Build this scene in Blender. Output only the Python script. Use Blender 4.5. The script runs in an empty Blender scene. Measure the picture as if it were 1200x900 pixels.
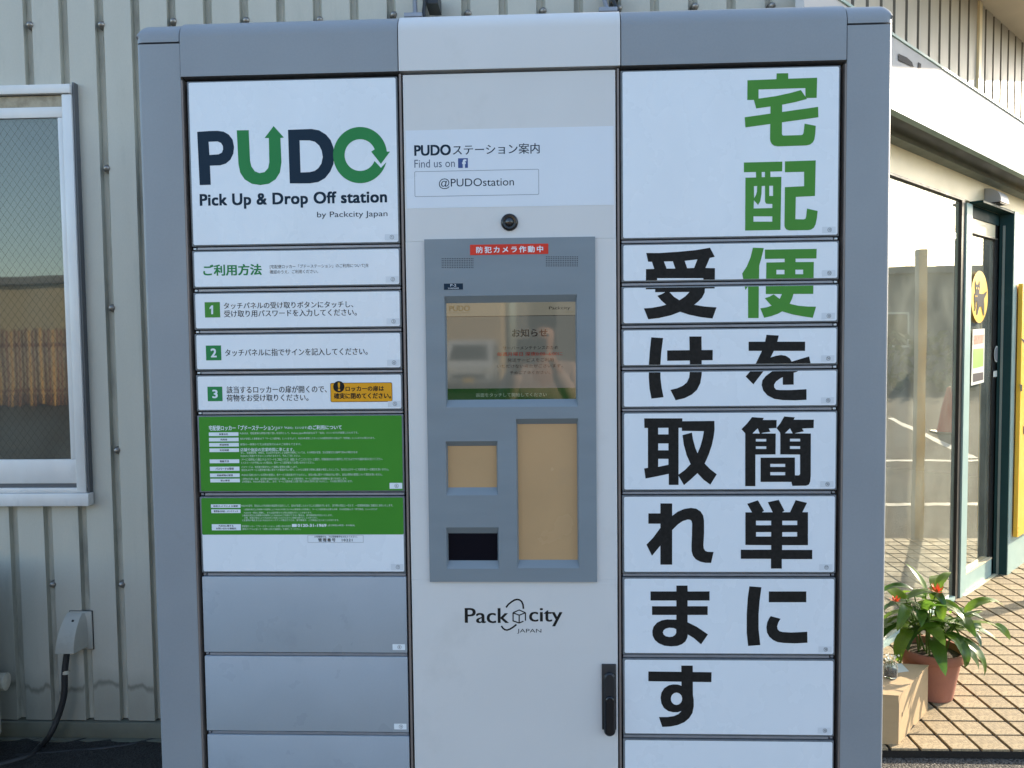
import bpy, bmesh, math, random
from mathutils import Vector, Matrix
from mathutils.geometry import tessellate_polygon
random.seed(7)
scn = bpy.context.scene
COL = scn.collection
PI = math.pi

# ------------------------------------------------------------------ camera
YAW, PIT, ROL = -0.04023163, 0.04917239, 0.01094661
CAM = Vector((0.0, -1.84, 1.4))
cy, sy, cp, sp, cr, sr = math.cos(YAW), math.sin(YAW), math.cos(PIT), math.sin(PIT), math.cos(ROL), math.sin(ROL)
MR = Matrix(((cr, 0, -sr), (0, 1, 0), (sr, 0, cr))) @ Matrix(((1, 0, 0), (0, cp, -sp), (0, sp, cp))) @ Matrix(((cy, -sy, 0), (sy, cy, 0), (0, 0, 1)))
MI = MR.transposed()
cam_d = bpy.data.cameras.new('camera'); cam = bpy.data.objects.new('camera', cam_d); COL.objects.link(cam)
cam_d.lens = 27.0; cam_d.sensor_width = 36.0; cam_d.clip_start = 0.01; cam_d.clip_end = 500
right = MI @ Vector((1, 0, 0)); fwd = MI @ Vector((0, 1, 0)); up = MI @ Vector((0, 0, 1))
cam.matrix_world = Matrix(((right.x, up.x, -fwd.x, CAM.x), (right.y, up.y, -fwd.y, CAM.y), (right.z, up.z, -fwd.z, CAM.z), (0, 0, 0, 1)))
scn.camera = cam

# ------------------------------------------------------------------ world, sun, exposure
SUN = Vector((0.82, 0.436, 0.37)).normalized()
w = bpy.data.worlds.new('World'); scn.world = w; w.use_nodes = True
wn = w.node_tree.nodes; bg = wn['Background']; sky = wn.new('ShaderNodeTexSky')
sky.sky_type = 'NISHITA'; sky.sun_disc = False
sky.sun_elevation = math.asin(SUN.z); sky.sun_rotation = math.atan2(SUN.x, SUN.y)
sky.air_density = 1.0; sky.dust_density = 1.0; sky.ozone_density = 1.2
w.node_tree.links.new(sky.outputs[0], bg.inputs[0]); bg.inputs[1].default_value = 0.15
sd = bpy.data.lights.new('sun', 'SUN'); sd.energy = 3.7; sd.angle = math.radians(0.5); sd.color = (1.0, 0.86, 0.66)
so = bpy.data.objects.new('sun', sd); COL.objects.link(so); so.rotation_euler = SUN.to_track_quat('Z', 'Y').to_euler(); so.location = (6, 2, 6)
scn.view_settings.view_transform = 'Standard'; scn.view_settings.look = 'None'
scn.view_settings.gamma = 1; scn.view_settings.exposure = 1.72
scn.cycles.caustics_reflective = False; scn.cycles.caustics_refractive = False
scn.cycles.max_bounces = 8

# ------------------------------------------------------------------ measuring tools (real planes of the place)
def ray(px, py): return MI @ Vector(((px - 600) / 900, 1, (450 - py) / 900))
def P(px, py, Y=0.0):
    d = ray(px, py); p = CAM + d * ((Y - CAM.y) / d.y); return p.x, p.z
def G(px, py, z=0.0):
    d = ray(px, py); p = CAM + d * ((z - CAM.z) / d.z); return p.x, p.y

# ------------------------------------------------------------------ materials
def N(nt, t, **kw):
    n = nt.nodes.new(t)
    for k, v in kw.items(): setattr(n, k, v)
    return n
def mat(name, col, rough=0.5, metal=0.0, spec=0.5, var=0.0, vscale=6.0, dirt=0.0, dcol=(0.12, 0.11, 0.09), dscale=3.0, dlo=0.55, bump=0.0, bscale=60.0,
        coat=0.0, emit=None, estr=0.0, objrand=0.0, stretch=(1, 1, 1), rvar=0.08, fine=0.0, fscale=200.0, ior=1.45, trans=0.0):
    m = bpy.data.materials.new(name); m.use_nodes = True; nt = m.node_tree; L = nt.links.new
    b = nt.nodes['Principled BSDF']
    b.inputs['Base Color'].default_value = (*col, 1); b.inputs['Roughness'].default_value = rough
    b.inputs['Metallic'].default_value = metal; b.inputs['Specular IOR Level'].default_value = spec; b.inputs['IOR'].default_value = ior
    b.inputs['Coat Weight'].default_value = coat; b.inputs['Coat Roughness'].default_value = 0.05
    if trans: b.inputs['Transmission Weight'].default_value = trans
    tc = N(nt, 'ShaderNodeTexCoord'); mp = N(nt, 'ShaderNodeMapping'); mp.inputs['Scale'].default_value = stretch
    L(tc.outputs['Object'], mp.inputs[0]); vec = mp.outputs[0]
    c = None
    def mix(fac, a, bb, mode='MIX'):
        x = N(nt, 'ShaderNodeMix', data_type='RGBA', blend_type=mode)
        if hasattr(fac, 'links') or not isinstance(fac, float): L(fac, x.inputs[0])
        else: x.inputs[0].default_value = fac
        for i, s in ((6, a), (7, bb)):
            if isinstance(s, tuple): x.inputs[i].default_value = (*s, 1)
            else: L(s, x.inputs[i])
        return x.outputs[2]
    base = col
    if objrand:
        oi = N(nt, 'ShaderNodeObjectInfo'); rr = N(nt, 'ShaderNodeMapRange'); L(oi.outputs['Random'], rr.inputs[0])
        rr.inputs[3].default_value = 1 - objrand; rr.inputs[4].default_value = 1 + objrand
        h = N(nt, 'ShaderNodeHueSaturation'); h.inputs['Color'].default_value = (*col, 1); L(rr.outputs[0], h.inputs['Value'])
        base = h.outputs[0]
    if var:
        n = N(nt, 'ShaderNodeTexNoise'); n.inputs['Scale'].default_value = vscale; n.inputs['Detail'].default_value = 5; L(vec, n.inputs[0])
        r = N(nt, 'ShaderNodeMapRange'); L(n.outputs[0], r.inputs[0]); r.inputs[1].default_value = .3; r.inputs[2].default_value = .7
        r.inputs[3].default_value = 1 - var; r.inputs[4].default_value = 1 + var
        h = N(nt, 'ShaderNodeHueSaturation'); L(r.outputs[0], h.inputs['Value'])
        if isinstance(base, tuple): h.inputs['Color'].default_value = (*base, 1)
        else: L(base, h.inputs['Color'])
        base = h.outputs[0]
    if fine:
        n = N(nt, 'ShaderNodeTexNoise'); n.inputs['Scale'].default_value = fscale; n.inputs['Detail'].default_value = 3; L(vec, n.inputs[0])
        r = N(nt, 'ShaderNodeMapRange'); L(n.outputs[0], r.inputs[0]); r.inputs[1].default_value = .3; r.inputs[2].default_value = .7
        r.inputs[3].default_value = 1 - fine; r.inputs[4].default_value = 1 + fine
        h = N(nt, 'ShaderNodeHueSaturation'); L(r.outputs[0], h.inputs['Value'])
        if isinstance(base, tuple): h.inputs['Color'].default_value = (*base, 1)
        else: L(base, h.inputs['Color'])
        base = h.outputs[0]
    if dirt:
        n = N(nt, 'ShaderNodeTexNoise'); n.inputs['Scale'].default_value = dscale; n.inputs['Detail'].default_value = 8; n.inputs['Roughness'].default_value = .65; L(vec, n.inputs[0])
        r = N(nt, 'ShaderNodeMapRange'); L(n.outputs[0], r.inputs[0]); r.inputs[1].default_value = dlo; r.inputs[2].default_value = dlo + .2
        r.inputs[3].default_value = 0; r.inputs[4].default_value = dirt
        base = mix(r.outputs[0], base, dcol)
    if not isinstance(base, tuple): L(base, b.inputs['Base Color'])
    if rvar:
        n = N(nt, 'ShaderNodeTexNoise'); n.inputs['Scale'].default_value = 9; n.inputs['Detail'].default_value = 6; L(vec, n.inputs[0])
        r = N(nt, 'ShaderNodeMapRange'); L(n.outputs[0], r.inputs[0]); r.inputs[1].default_value = .3; r.inputs[2].default_value = .7
        r.inputs[3].default_value = max(0.01, rough - rvar); r.inputs[4].default_value = min(1, rough + rvar); L(r.outputs[0], b.inputs['Roughness'])
    if bump:
        n = N(nt, 'ShaderNodeTexNoise'); n.inputs['Scale'].default_value = bscale; n.inputs['Detail'].default_value = 4; L(vec, n.inputs[0])
        bm = N(nt, 'ShaderNodeBump'); bm.inputs['Strength'].default_value = bump; bm.inputs['Distance'].default_value = 0.01
        L(n.outputs[0], bm.inputs['Height']); L(bm.outputs[0], b.inputs['Normal'])
    if emit: b.inputs['Emission Color'].default_value = (*emit, 1); b.inputs['Emission Strength'].default_value = estr
    m['P'] = 1
    return m

GREY = mat('locker_grey_paint', (0.245, 0.265, 0.285), .42, var=.05, vscale=3, dirt=.25, dscale=5, dlo=.62, bump=.02, bscale=400, fine=.02)
GREYD = mat('locker_door_grey', (0.33, 0.37, 0.41), .36, rvar=.14, var=.06, vscale=4, dirt=.5, dcol=(.15, .17, .20), dscale=3.4, dlo=.56, fine=.015, bump=.02, bscale=400)
WHITE = mat('locker_white_paint', (0.615, 0.61, 0.60), .42, var=.03, vscale=2.5, dirt=.3, dcol=(.36, .36, .33), dscale=3, dlo=.55, bump=.015, bscale=500)
FILM = mat('white_vinyl_film', (0.72, 0.76, 0.80), .28, var=.02, vscale=2, dirt=.2, dcol=(.56, .60, .63), dscale=2.2, dlo=.5, stretch=(1.3, 1, 1), fine=.012, fscale=500)
FILM2 = mat('pale_vinyl_label', (0.60, 0.64, 0.68), .33, var=.02)
METAL = mat('edge_strip_steel', (0.26, 0.27, 0.30), .35, metal=.3, var=.1, vscale=20)
BROWN = mat('divider_strip', (0.20, 0.17, 0.155), .45, metal=.2, var=.1, vscale=15)
BLACK = mat('gap_black', (0.012, 0.012, 0.014), .6)
TRAYG = mat('door_tray_edge', (0.13, 0.14, 0.15), .5, var=.15, vscale=60)
INKB = mat('print_black', (0.018, 0.017, 0.016), .55, spec=.12, fine=.2, fscale=120)
NAVY = mat('print_navy', (0.014, 0.030, 0.050), .55, spec=.12)
INKG = mat('print_leaf_green', (0.075, 0.25, 0.045), .55, spec=.12, var=.05)
INKG2 = mat('print_logo_green', (0.035, 0.22, 0.07), .55, spec=.12, var=.03)
PANG = mat('print_panel_green', (0.055, 0.24, 0.028), .55, spec=.12, var=.04)
PRINTP = mat('print_pale', (0.60, 0.68, 0.60), .55, spec=.12)
SMALLW = mat('print_white', (0.70, 0.75, 0.78), .55, spec=.12)
ORANGE = mat('print_orange', (0.75, 0.34, 0.02), .55, spec=.12, var=.03)
RED = mat('print_red', (0.62, 0.05, 0.03), .55, spec=.12, var=.1, vscale=8)
TERM = mat('terminal_grey_paint', (0.19, 0.225, 0.25), .45, var=.05, vscale=5, dirt=.3, dcol=(.2, .24, .27), dscale=4, dlo=.58, stretch=(1, 1, 4), bump=.03, bscale=300)
TAN = mat('tan_cover_plate', (0.46, 0.295, 0.15), .22, var=.05, vscale=5, dirt=.25, dcol=(.3, .23, .16), dscale=8, dlo=.6)
DGLASS = mat('black_scanner_glass', (0.002, 0.002, 0.006), .5, rvar=.02, spec=.12)
RUB = mat('black_plastic', (0.016, 0.018, 0.021), .38, bump=.05, bscale=300)
RUB2 = mat('black_plastic_gloss', (0.008, 0.009, 0.011), .2)
LENS = mat('lens_glass', (0.01, 0.01, 0.012), .06, coat=1, rvar=.02)
def screen_mat(name, col, e, estr=.12):
    m = mat(name, col, .04, ior=1.6, rvar=.01, emit=e, estr=estr); return m
SCR = screen_mat('screen_field', (0.03, 0.032, 0.03), (0.32, 0.34, 0.30), .07)
SCRB = screen_mat('screen_header', (0.04, 0.04, 0.03), (0.45, 0.43, 0.34), .09)
SCRG = screen_mat('screen_green', (0.006, 0.022, 0.007), (0.02, 0.12, 0.02), .06)
SCRT = screen_mat('screen_text_dark', (0.006, 0.007, 0.008), (0, 0, 0), 0)
SCRR = screen_mat('screen_text_red', (0.10, 0.008, 0.006), (0.25, 0.01, 0.01), .05)
SCRW = screen_mat('screen_text_pale', (0.10, 0.13, 0.10), (0.3, 0.4, 0.3), .08)
SCRY = screen_mat('screen_text_ochre', (0.10, 0.08, 0.04), (0.2, .16, .08), .06)

SIDING = mat('painted_siding', (0.485, 0.465, 0.395), .5, var=.04, vscale=3, dirt=.45, dcol=(.24, .26, .22), dscale=2.2, dlo=.56, stretch=(3, 3, .7), bump=.02, bscale=200, fine=.03)
def foot_stain(m):
    nt = m.node_tree; L = nt.links.new; b = nt.nodes['Principled BSDF']; src = b.inputs['Base Color'].links[0].from_socket
    tc = N(nt, 'ShaderNodeTexCoord'); sp_ = N(nt, 'ShaderNodeSeparateXYZ'); L(tc.outputs['Object'], sp_.inputs[0])
    n = N(nt, 'ShaderNodeTexNoise'); n.inputs['Scale'].default_value = 7; n.inputs['Detail'].default_value = 3; mp = N(nt, 'ShaderNodeMapping'); mp.inputs['Scale'].default_value = (1.6, 1, .3); L(tc.outputs['Object'], mp.inputs[0]); L(mp.outputs[0], n.inputs[0])
    a = N(nt, 'ShaderNodeMath', operation='MULTIPLY_ADD'); L(n.outputs[0], a.inputs[0]); a.inputs[1].default_value = .16; L(sp_.outputs[2], a.inputs[2])
    r = N(nt, 'ShaderNodeValToRGB'); L(a.outputs[0], r.inputs[0]); e = r.color_ramp.elements
    e[0].position = .19; e[0].color = (.42,) * 3 + (1,); e[1].position = .34; e[1].color = (0, 0, 0, 1)
    for p, v in ((.255, .30), (.272, .75), (.285, .22)): q = e.new(p); q.color = (v, v, v, 1)
    x = N(nt, 'ShaderNodeMix', data_type='RGBA'); L(r.outputs[0], x.inputs[0]); L(src, x.inputs[6]); x.inputs[7].default_value = (.10, .105, .075, 1); L(x.outputs[2], b.inputs['Base Color'])
foot_stain(SIDING)
GROOVE2 = mat('warm_groove_shade', (0.16, 0.14, 0.11), .7, var=.12, vscale=12)  # recess shade of the angled wall's grooves, put into their colour
GROOVE = mat('siding_groove_shade', (0.43, 0.415, 0.345), .6, var=.12, vscale=12, dirt=.5, dcol=(.12, .12, .10), dscale=9, dlo=.5, stretch=(3, 3, .5))  # recess shade put into the groove colour, with blotchy dirt over it
SIDING2 = mat('siding_warm', (0.43, 0.40, 0.33), .5, var=.05, vscale=3, stretch=(3, 3, .7))
FLASH = mat('mossy_base_flashing', (0.14, 0.145, 0.11), .7, var=.2, vscale=9, dirt=.6, dcol=(.08, .09, .06), dscale=5, dlo=.5)
ALU = mat('window_aluminium', (0.68, 0.67, 0.645), .48, metal=.15, var=.06, vscale=10, dirt=.35, dcol=(.25, .25, .24), dscale=9, dlo=.62, stretch=(1, 1, .5))
ALUD = mat('window_track_dark', (0.10, 0.105, 0.11), .5)
SCREWM = mat('screw_steel', (0.30, 0.28, 0.25), .35, metal=.8, dirt=.7, dcol=(.06, .04, .03), dscale=60, dlo=.48)
WOODST = mat('cream_packing_strip', (0.42, 0.36, 0.26), .7, dirt=.6, dcol=(.1, .08, .05), dscale=14, dlo=.5)
STAIN = mat('grime_stain', (0.12, 0.12, 0.10), .8)
CABLE = mat('cable_black', (0.02, 0.021, 0.022), .5)
PIPEW = mat('pipe_wrap', (0.50, 0.47, 0.38), .8, var=.15, vscale=30, bump=.3, bscale=80)
HOODM = mat('hood_beige', (0.40, 0.39, 0.34), .5, dirt=.4, dcol=(.2, .19, .16), dscale=8, dlo=.55)
FASC = mat('fascia_white', (0.56, 0.54, 0.52), .7, spec=.08, var=.02, vscale=2)
FLET = mat('fascia_letter_grey', (0.13, 0.12, 0.115), .8, spec=.05)
SOFF = mat('soffit_beige', (0.70, 0.60, 0.47), .7, var=.05)
GUT = mat('gutter_green_grey', (0.16, 0.19, 0.165), .45, var=.08)
HEAD = mat('header_cream', (0.84, 0.71, 0.46), .42, spec=.4, var=.08, vscale=4, dirt=.3, dcol=(.6, .5, .33), dscale=4, dlo=.5)
FRB = mat('frame_black', (0.02, 0.019, 0.018), .35)
FRG = mat('frame_pale_green', (0.33, 0.46, 0.42), .45, spec=.3, var=.05)
FRD = mat('frame_dark_green', (0.014, 0.042, 0.042), .6, spec=.1, var=.1, dirt=.2, dcol=(.06, .1, .1), dscale=6)
YEL = mat('sign_yellow', (0.85, 0.50, 0.05), .35, var=.03)
YELS = mat('sticker_yellow', (0.85, 0.53, 0.07), .35)
CATB = mat('sticker_black', (0.025, 0.028, 0.035), .55, spec=.12)
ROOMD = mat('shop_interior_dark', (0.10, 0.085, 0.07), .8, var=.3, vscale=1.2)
TUBE = mat('lit_tube', (1, 1, 1), .5, emit=(1, .93, .8), estr=9)
MORT = mat('mortar_dark', (0.018, 0.015, 0.012), .9, fine=.3)
TILE = mat('pavement_tile', (0.315, 0.245, 0.145), .7, objrand=.12, var=.12, vscale=14, fine=.42, fscale=170, bump=.12, bscale=250, dirt=.35, dcol=(.22, .18, .14), dscale=6, dlo=.58)
TERRA = mat('terracotta', (0.34, 0.14, 0.09), .75, var=.1, vscale=14, dirt=.3, dcol=(.5, .3, .22), dscale=9, dlo=.6, bump=.08, bscale=120)
SOILM = mat('potting_soil', (0.05, 0.035, 0.02), .95, fine=.5, fscale=90, bump=.6, bscale=90)
CARD = mat('cardboard', (0.47, 0.335, 0.185), .8, var=.05, vscale=8, dirt=.2, dcol=(.36, .25, .14), dscale=4, dlo=.55, bump=.05, bscale=60, stretch=(1, 1, 3))
CARDI = mat('cardboard_edge_dark', (0.05, 0.035, 0.02), .9)
STEM = mat('plant_stem', (0.09, 0.16, 0.03), .5, var=.15, vscale=30)
FLOW = mat('flower_orange', (0.90, 0.17, 0.05), .5, var=.15, vscale=60)
PETP = mat('white_sprig', (0.75, 0.75, 0.62), .6)
CONE = mat('cone_red', (0.75, 0.06, 0.03), .4)
SKIN = mat('skin', (0.55, 0.32, 0.22), .5, var=.04, vscale=20)
HAIR = mat('dark_hair', (0.015, 0.011, 0.009), .4)
KNIT = mat('cream_pink_knit', (0.62, 0.46, 0.38), .9, bump=.5, bscale=120, var=.12, vscale=40)
COAT = mat('dark_vest', (0.05, 0.05, 0.055), .9)
PHONE = mat('phone_body', (0.03, 0.03, 0.035), .2)
CREAMW = mat('cream_render', (0.66, 0.50, 0.30), .85, var=.05, vscale=.6)
GREYW = mat('grey_render', (0.22, 0.22, 0.22), .85, var=.08, vscale=.5)
BANDW = mat('sand_wall', (0.50, 0.43, 0.28), .85, var=.05, vscale=1)
FENB = mat('fence_brown', (0.26, 0.12, 0.07), .7, objrand=.4)
FENO = mat('fence_ochre', (0.60, 0.34, 0.12), .7, objrand=.3)
VANW = mat('van_paint', (0.70, 0.71, 0.70), .25, coat=.6)
VGL = mat('van_glass', (0.02, 0.025, 0.03), .08, rvar=.02)
LAMP = mat('lamp_lens', (0.7, 0.68, 0.6), .15)
TYRE = mat('tyre', (0.02, 0.02, 0.02), .8)
RIM = mat('wheel_rim', (0.45, 0.45, 0.46), .35, metal=.7)
HEDGE = mat('hedge_leaves', (0.07, 0.10, 0.035), .7, var=.35, vscale=3)
LINEW = mat('road_paint_white', (0.72, 0.71, 0.67), .7, dirt=.6, dcol=(.2, .19, .18), dscale=9, dlo=.52)
POSTC = mat('post_cream', (0.74, 0.68, 0.54), .6)
POSTER = mat('poster_white', (0.66, 0.68, 0.60), .5)
POSTG = mat('poster_green', (0.30, 0.50, 0.10), .5)
POSTR = mat('poster_red', (0.6, .25, .18), .5, var=.3, vscale=60)

# leaf material with paler midrib, translucency
def leaf_material():
    m = bpy.data.materials.new('leaf_green'); m.use_nodes = True; nt = m.node_tree; L = nt.links.new
    b = nt.nodes['Principled BSDF']; out = nt.nodes['Material Output']
    oi = N(nt, 'ShaderNodeObjectInfo'); cr_ = N(nt, 'ShaderNodeValToRGB'); L(oi.outputs['Random'], cr_.inputs[0])
    e = cr_.color_ramp.elements; e[0].color = (.03, .085, .015, 1); e[1].color = (.13, .22, .02, 1)
    n = N(nt, 'ShaderNodeTexNoise'); n.inputs['Scale'].default_value = 25; h = N(nt, 'ShaderNodeHueSaturation')
    r = N(nt, 'ShaderNodeMapRange'); L(n.outputs[0], r.inputs[0]); r.inputs[3].default_value = .7; r.inputs[4].default_value = 1.3
    L(cr_.outputs[0], h.inputs['Color']); L(r.outputs[0], h.inputs['Value']); L(h.outputs[0], b.inputs['Base Color'])
    b.inputs['Roughness'].default_value = .3
    t = N(nt, 'ShaderNodeBsdfTranslucent'); h2 = N(nt, 'ShaderNodeHueSaturation'); h2.inputs['Value'].default_value = 2.2; L(h.outputs[0], h2.inputs['Color']); L(h2.outputs[0], t.inputs[0])
    mx = N(nt, 'ShaderNodeMixShader'); mx.inputs[0].default_value = .4; L(b.outputs[0], mx.inputs[1]); L(t.outputs[0], mx.inputs[2]); L(mx.outputs[0], out.inputs[0])
    return m
LEAF = leaf_material()
def glass_sheet(name, refl, tint, grid=False):
    m = bpy.data.materials.new(name); m.use_nodes = True; nt = m.node_tree; L = nt.links.new
    nt.nodes.remove(nt.nodes['Principled BSDF']); out = nt.nodes['Material Output']
    g = N(nt, 'ShaderNodeBsdfGlossy'); g.inputs['Roughness'].default_value = .015; g.inputs['Color'].default_value = (.95, .95, .84, 1)
    if grid is True: g.inputs['Roughness'].default_value = .02
    tr = N(nt, 'ShaderNodeBsdfTransparent'); tr.inputs[0].default_value = (*tint, 1)
    d = N(nt, 'ShaderNodeBsdfDiffuse'); d.inputs[0].default_value = (.50, .52, .42, 1)
    tc = N(nt, 'ShaderNodeTexCoord'); n = N(nt, 'ShaderNodeTexNoise'); n.inputs['Scale'].default_value = 5; n.inputs['Detail'].default_value = 8; L(tc.outputs['Object'], n.inputs[0])
    mr = N(nt, 'ShaderNodeMapRange'); L(n.outputs[0], mr.inputs[0]); mr.inputs[1].default_value = .35; mr.inputs[2].default_value = .75; mr.inputs[3].default_value = .14 if not grid else .03; mr.inputs[4].default_value = .34 if not grid else .14
    m1 = N(nt, 'ShaderNodeMixShader'); m1.inputs[0].default_value = refl; L(tr.outputs[0], m1.inputs[1]); L(g.outputs[0], m1.inputs[2])
    m2 = N(nt, 'ShaderNodeMixShader'); L(mr.outputs[0], m2.inputs[0]); L(m1.outputs[0], m2.inputs[1]); L(d.outputs[0], m2.inputs[2])
    # slight waviness of the pane
    n2 = N(nt, 'ShaderNodeTexNoise'); n2.inputs['Scale'].default_value = 1.6; L(tc.outputs['Object'], n2.inputs[0])
    bm = N(nt, 'ShaderNodeBump'); bm.inputs['Strength'].default_value = .05; bm.inputs['Distance'].default_value = .02; L(n2.outputs[0], bm.inputs['Height']); L(bm.outputs[0], g.inputs['Normal'])
    last = m2
    if grid:   # wired glass: crossing diagonal wires inside the sheet
        sp_ = N(nt, 'ShaderNodeSeparateXYZ'); L(tc.outputs['Object'], sp_.inputs[0])
        facs = []
        for s in (1, -1):
            a = N(nt, 'ShaderNodeMath', operation='MULTIPLY'); L(sp_.outputs[2], a.inputs[0]); a.inputs[1].default_value = s * 0.75
            b2 = N(nt, 'ShaderNodeMath', operation='ADD'); L(sp_.outputs[0], b2.inputs[0]); L(a.outputs[0], b2.inputs[1])
            c2 = N(nt, 'ShaderNodeMath', operation='MULTIPLY'); L(b2.outputs[0], c2.inputs[0]); c2.inputs[1].default_value = 1 / .026
            f = N(nt, 'ShaderNodeMath', operation='FRACT'); L(c2.outputs[0], f.inputs[0])
            l = N(nt, 'ShaderNodeMath', operation='LESS_THAN'); L(f.outputs[0], l.inputs[0]); l.inputs[1].default_value = .07; facs.append(l)
        mxm = N(nt, 'ShaderNodeMath', operation='MAXIMUM'); L(facs[0].outputs[0], mxm.inputs[0]); L(facs[1].outputs[0], mxm.inputs[1])
        sc_ = N(nt, 'ShaderNodeMath', operation='MULTIPLY'); L(mxm.outputs[0], sc_.inputs[0]); sc_.inputs[1].default_value = .45
        d2 = N(nt, 'ShaderNodeBsdfDiffuse'); d2.inputs[0].default_value = (.05, .055, .06, 1)
        m3 = N(nt, 'ShaderNodeMixShader'); L(sc_.outputs[0], m3.inputs[0]); L(m2.outputs[0], m3.inputs[1]); L(d2.outputs[0], m3.inputs[2]); last = m3
    L(last.outputs[0], out.inputs[0]); return m
SHOPG = glass_sheet('shop_glass', .30, (.75, .75, .7))
WIREG = glass_sheet('wired_glass', .095, (.55, .6, .6), grid=True)
def asphalt():
    m = bpy.data.materials.new('asphalt'); m.use_nodes = True; nt = m.node_tree; L = nt.links.new; b = nt.nodes['Principled BSDF']
    tc = N(nt, 'ShaderNodeTexCoord')
    v = N(nt, 'ShaderNodeTexVoronoi'); v.inputs['Scale'].default_value = 150; L(tc.outputs['Object'], v.inputs[0])
    r = N(nt, 'ShaderNodeValToRGB'); L(v.outputs['Color'], r.inputs[0]); e = r.color_ramp.elements
    e[0].position = .1; e[0].color = (.025, .023, .021, 1); e[1].position = .9; e[1].color = (.17, .155, .13, 1)
    n = N(nt, 'ShaderNodeTexNoise'); n.inputs['Scale'].default_value = 1.2; n.inputs['Detail'].default_value = 6; L(tc.outputs['Object'], n.inputs[0])
    mr = N(nt, 'ShaderNodeMapRange'); L(n.outputs[0], mr.inputs[0]); mr.inputs[1].default_value = .3; mr.inputs[2].default_value = .7; mr.inputs[3].default_value = .75; mr.inputs[4].default_value = 1.2
    h = N(nt, 'ShaderNodeHueSaturation'); L(r.outputs[0], h.inputs['Color']); L(mr.outputs[0], h.inputs['Value']); L(h.outputs[0], b.inputs['Base Color'])
    b.inputs['Roughness'].default_value = .85
    bm = N(nt, 'ShaderNodeBump'); bm.inputs['Strength'].default_value = 1; bm.inputs['Distance'].default_value = .006
    inv = N(nt, 'ShaderNodeMath', operation='SUBTRACT'); inv.inputs[0].default_value = 1; L(v.outputs['Distance'], inv.inputs[1]); L(inv.outputs[0], bm.inputs['Height']); L(bm.outputs[0], b.inputs['Normal'])
    return m
ASPH = asphalt()

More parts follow.
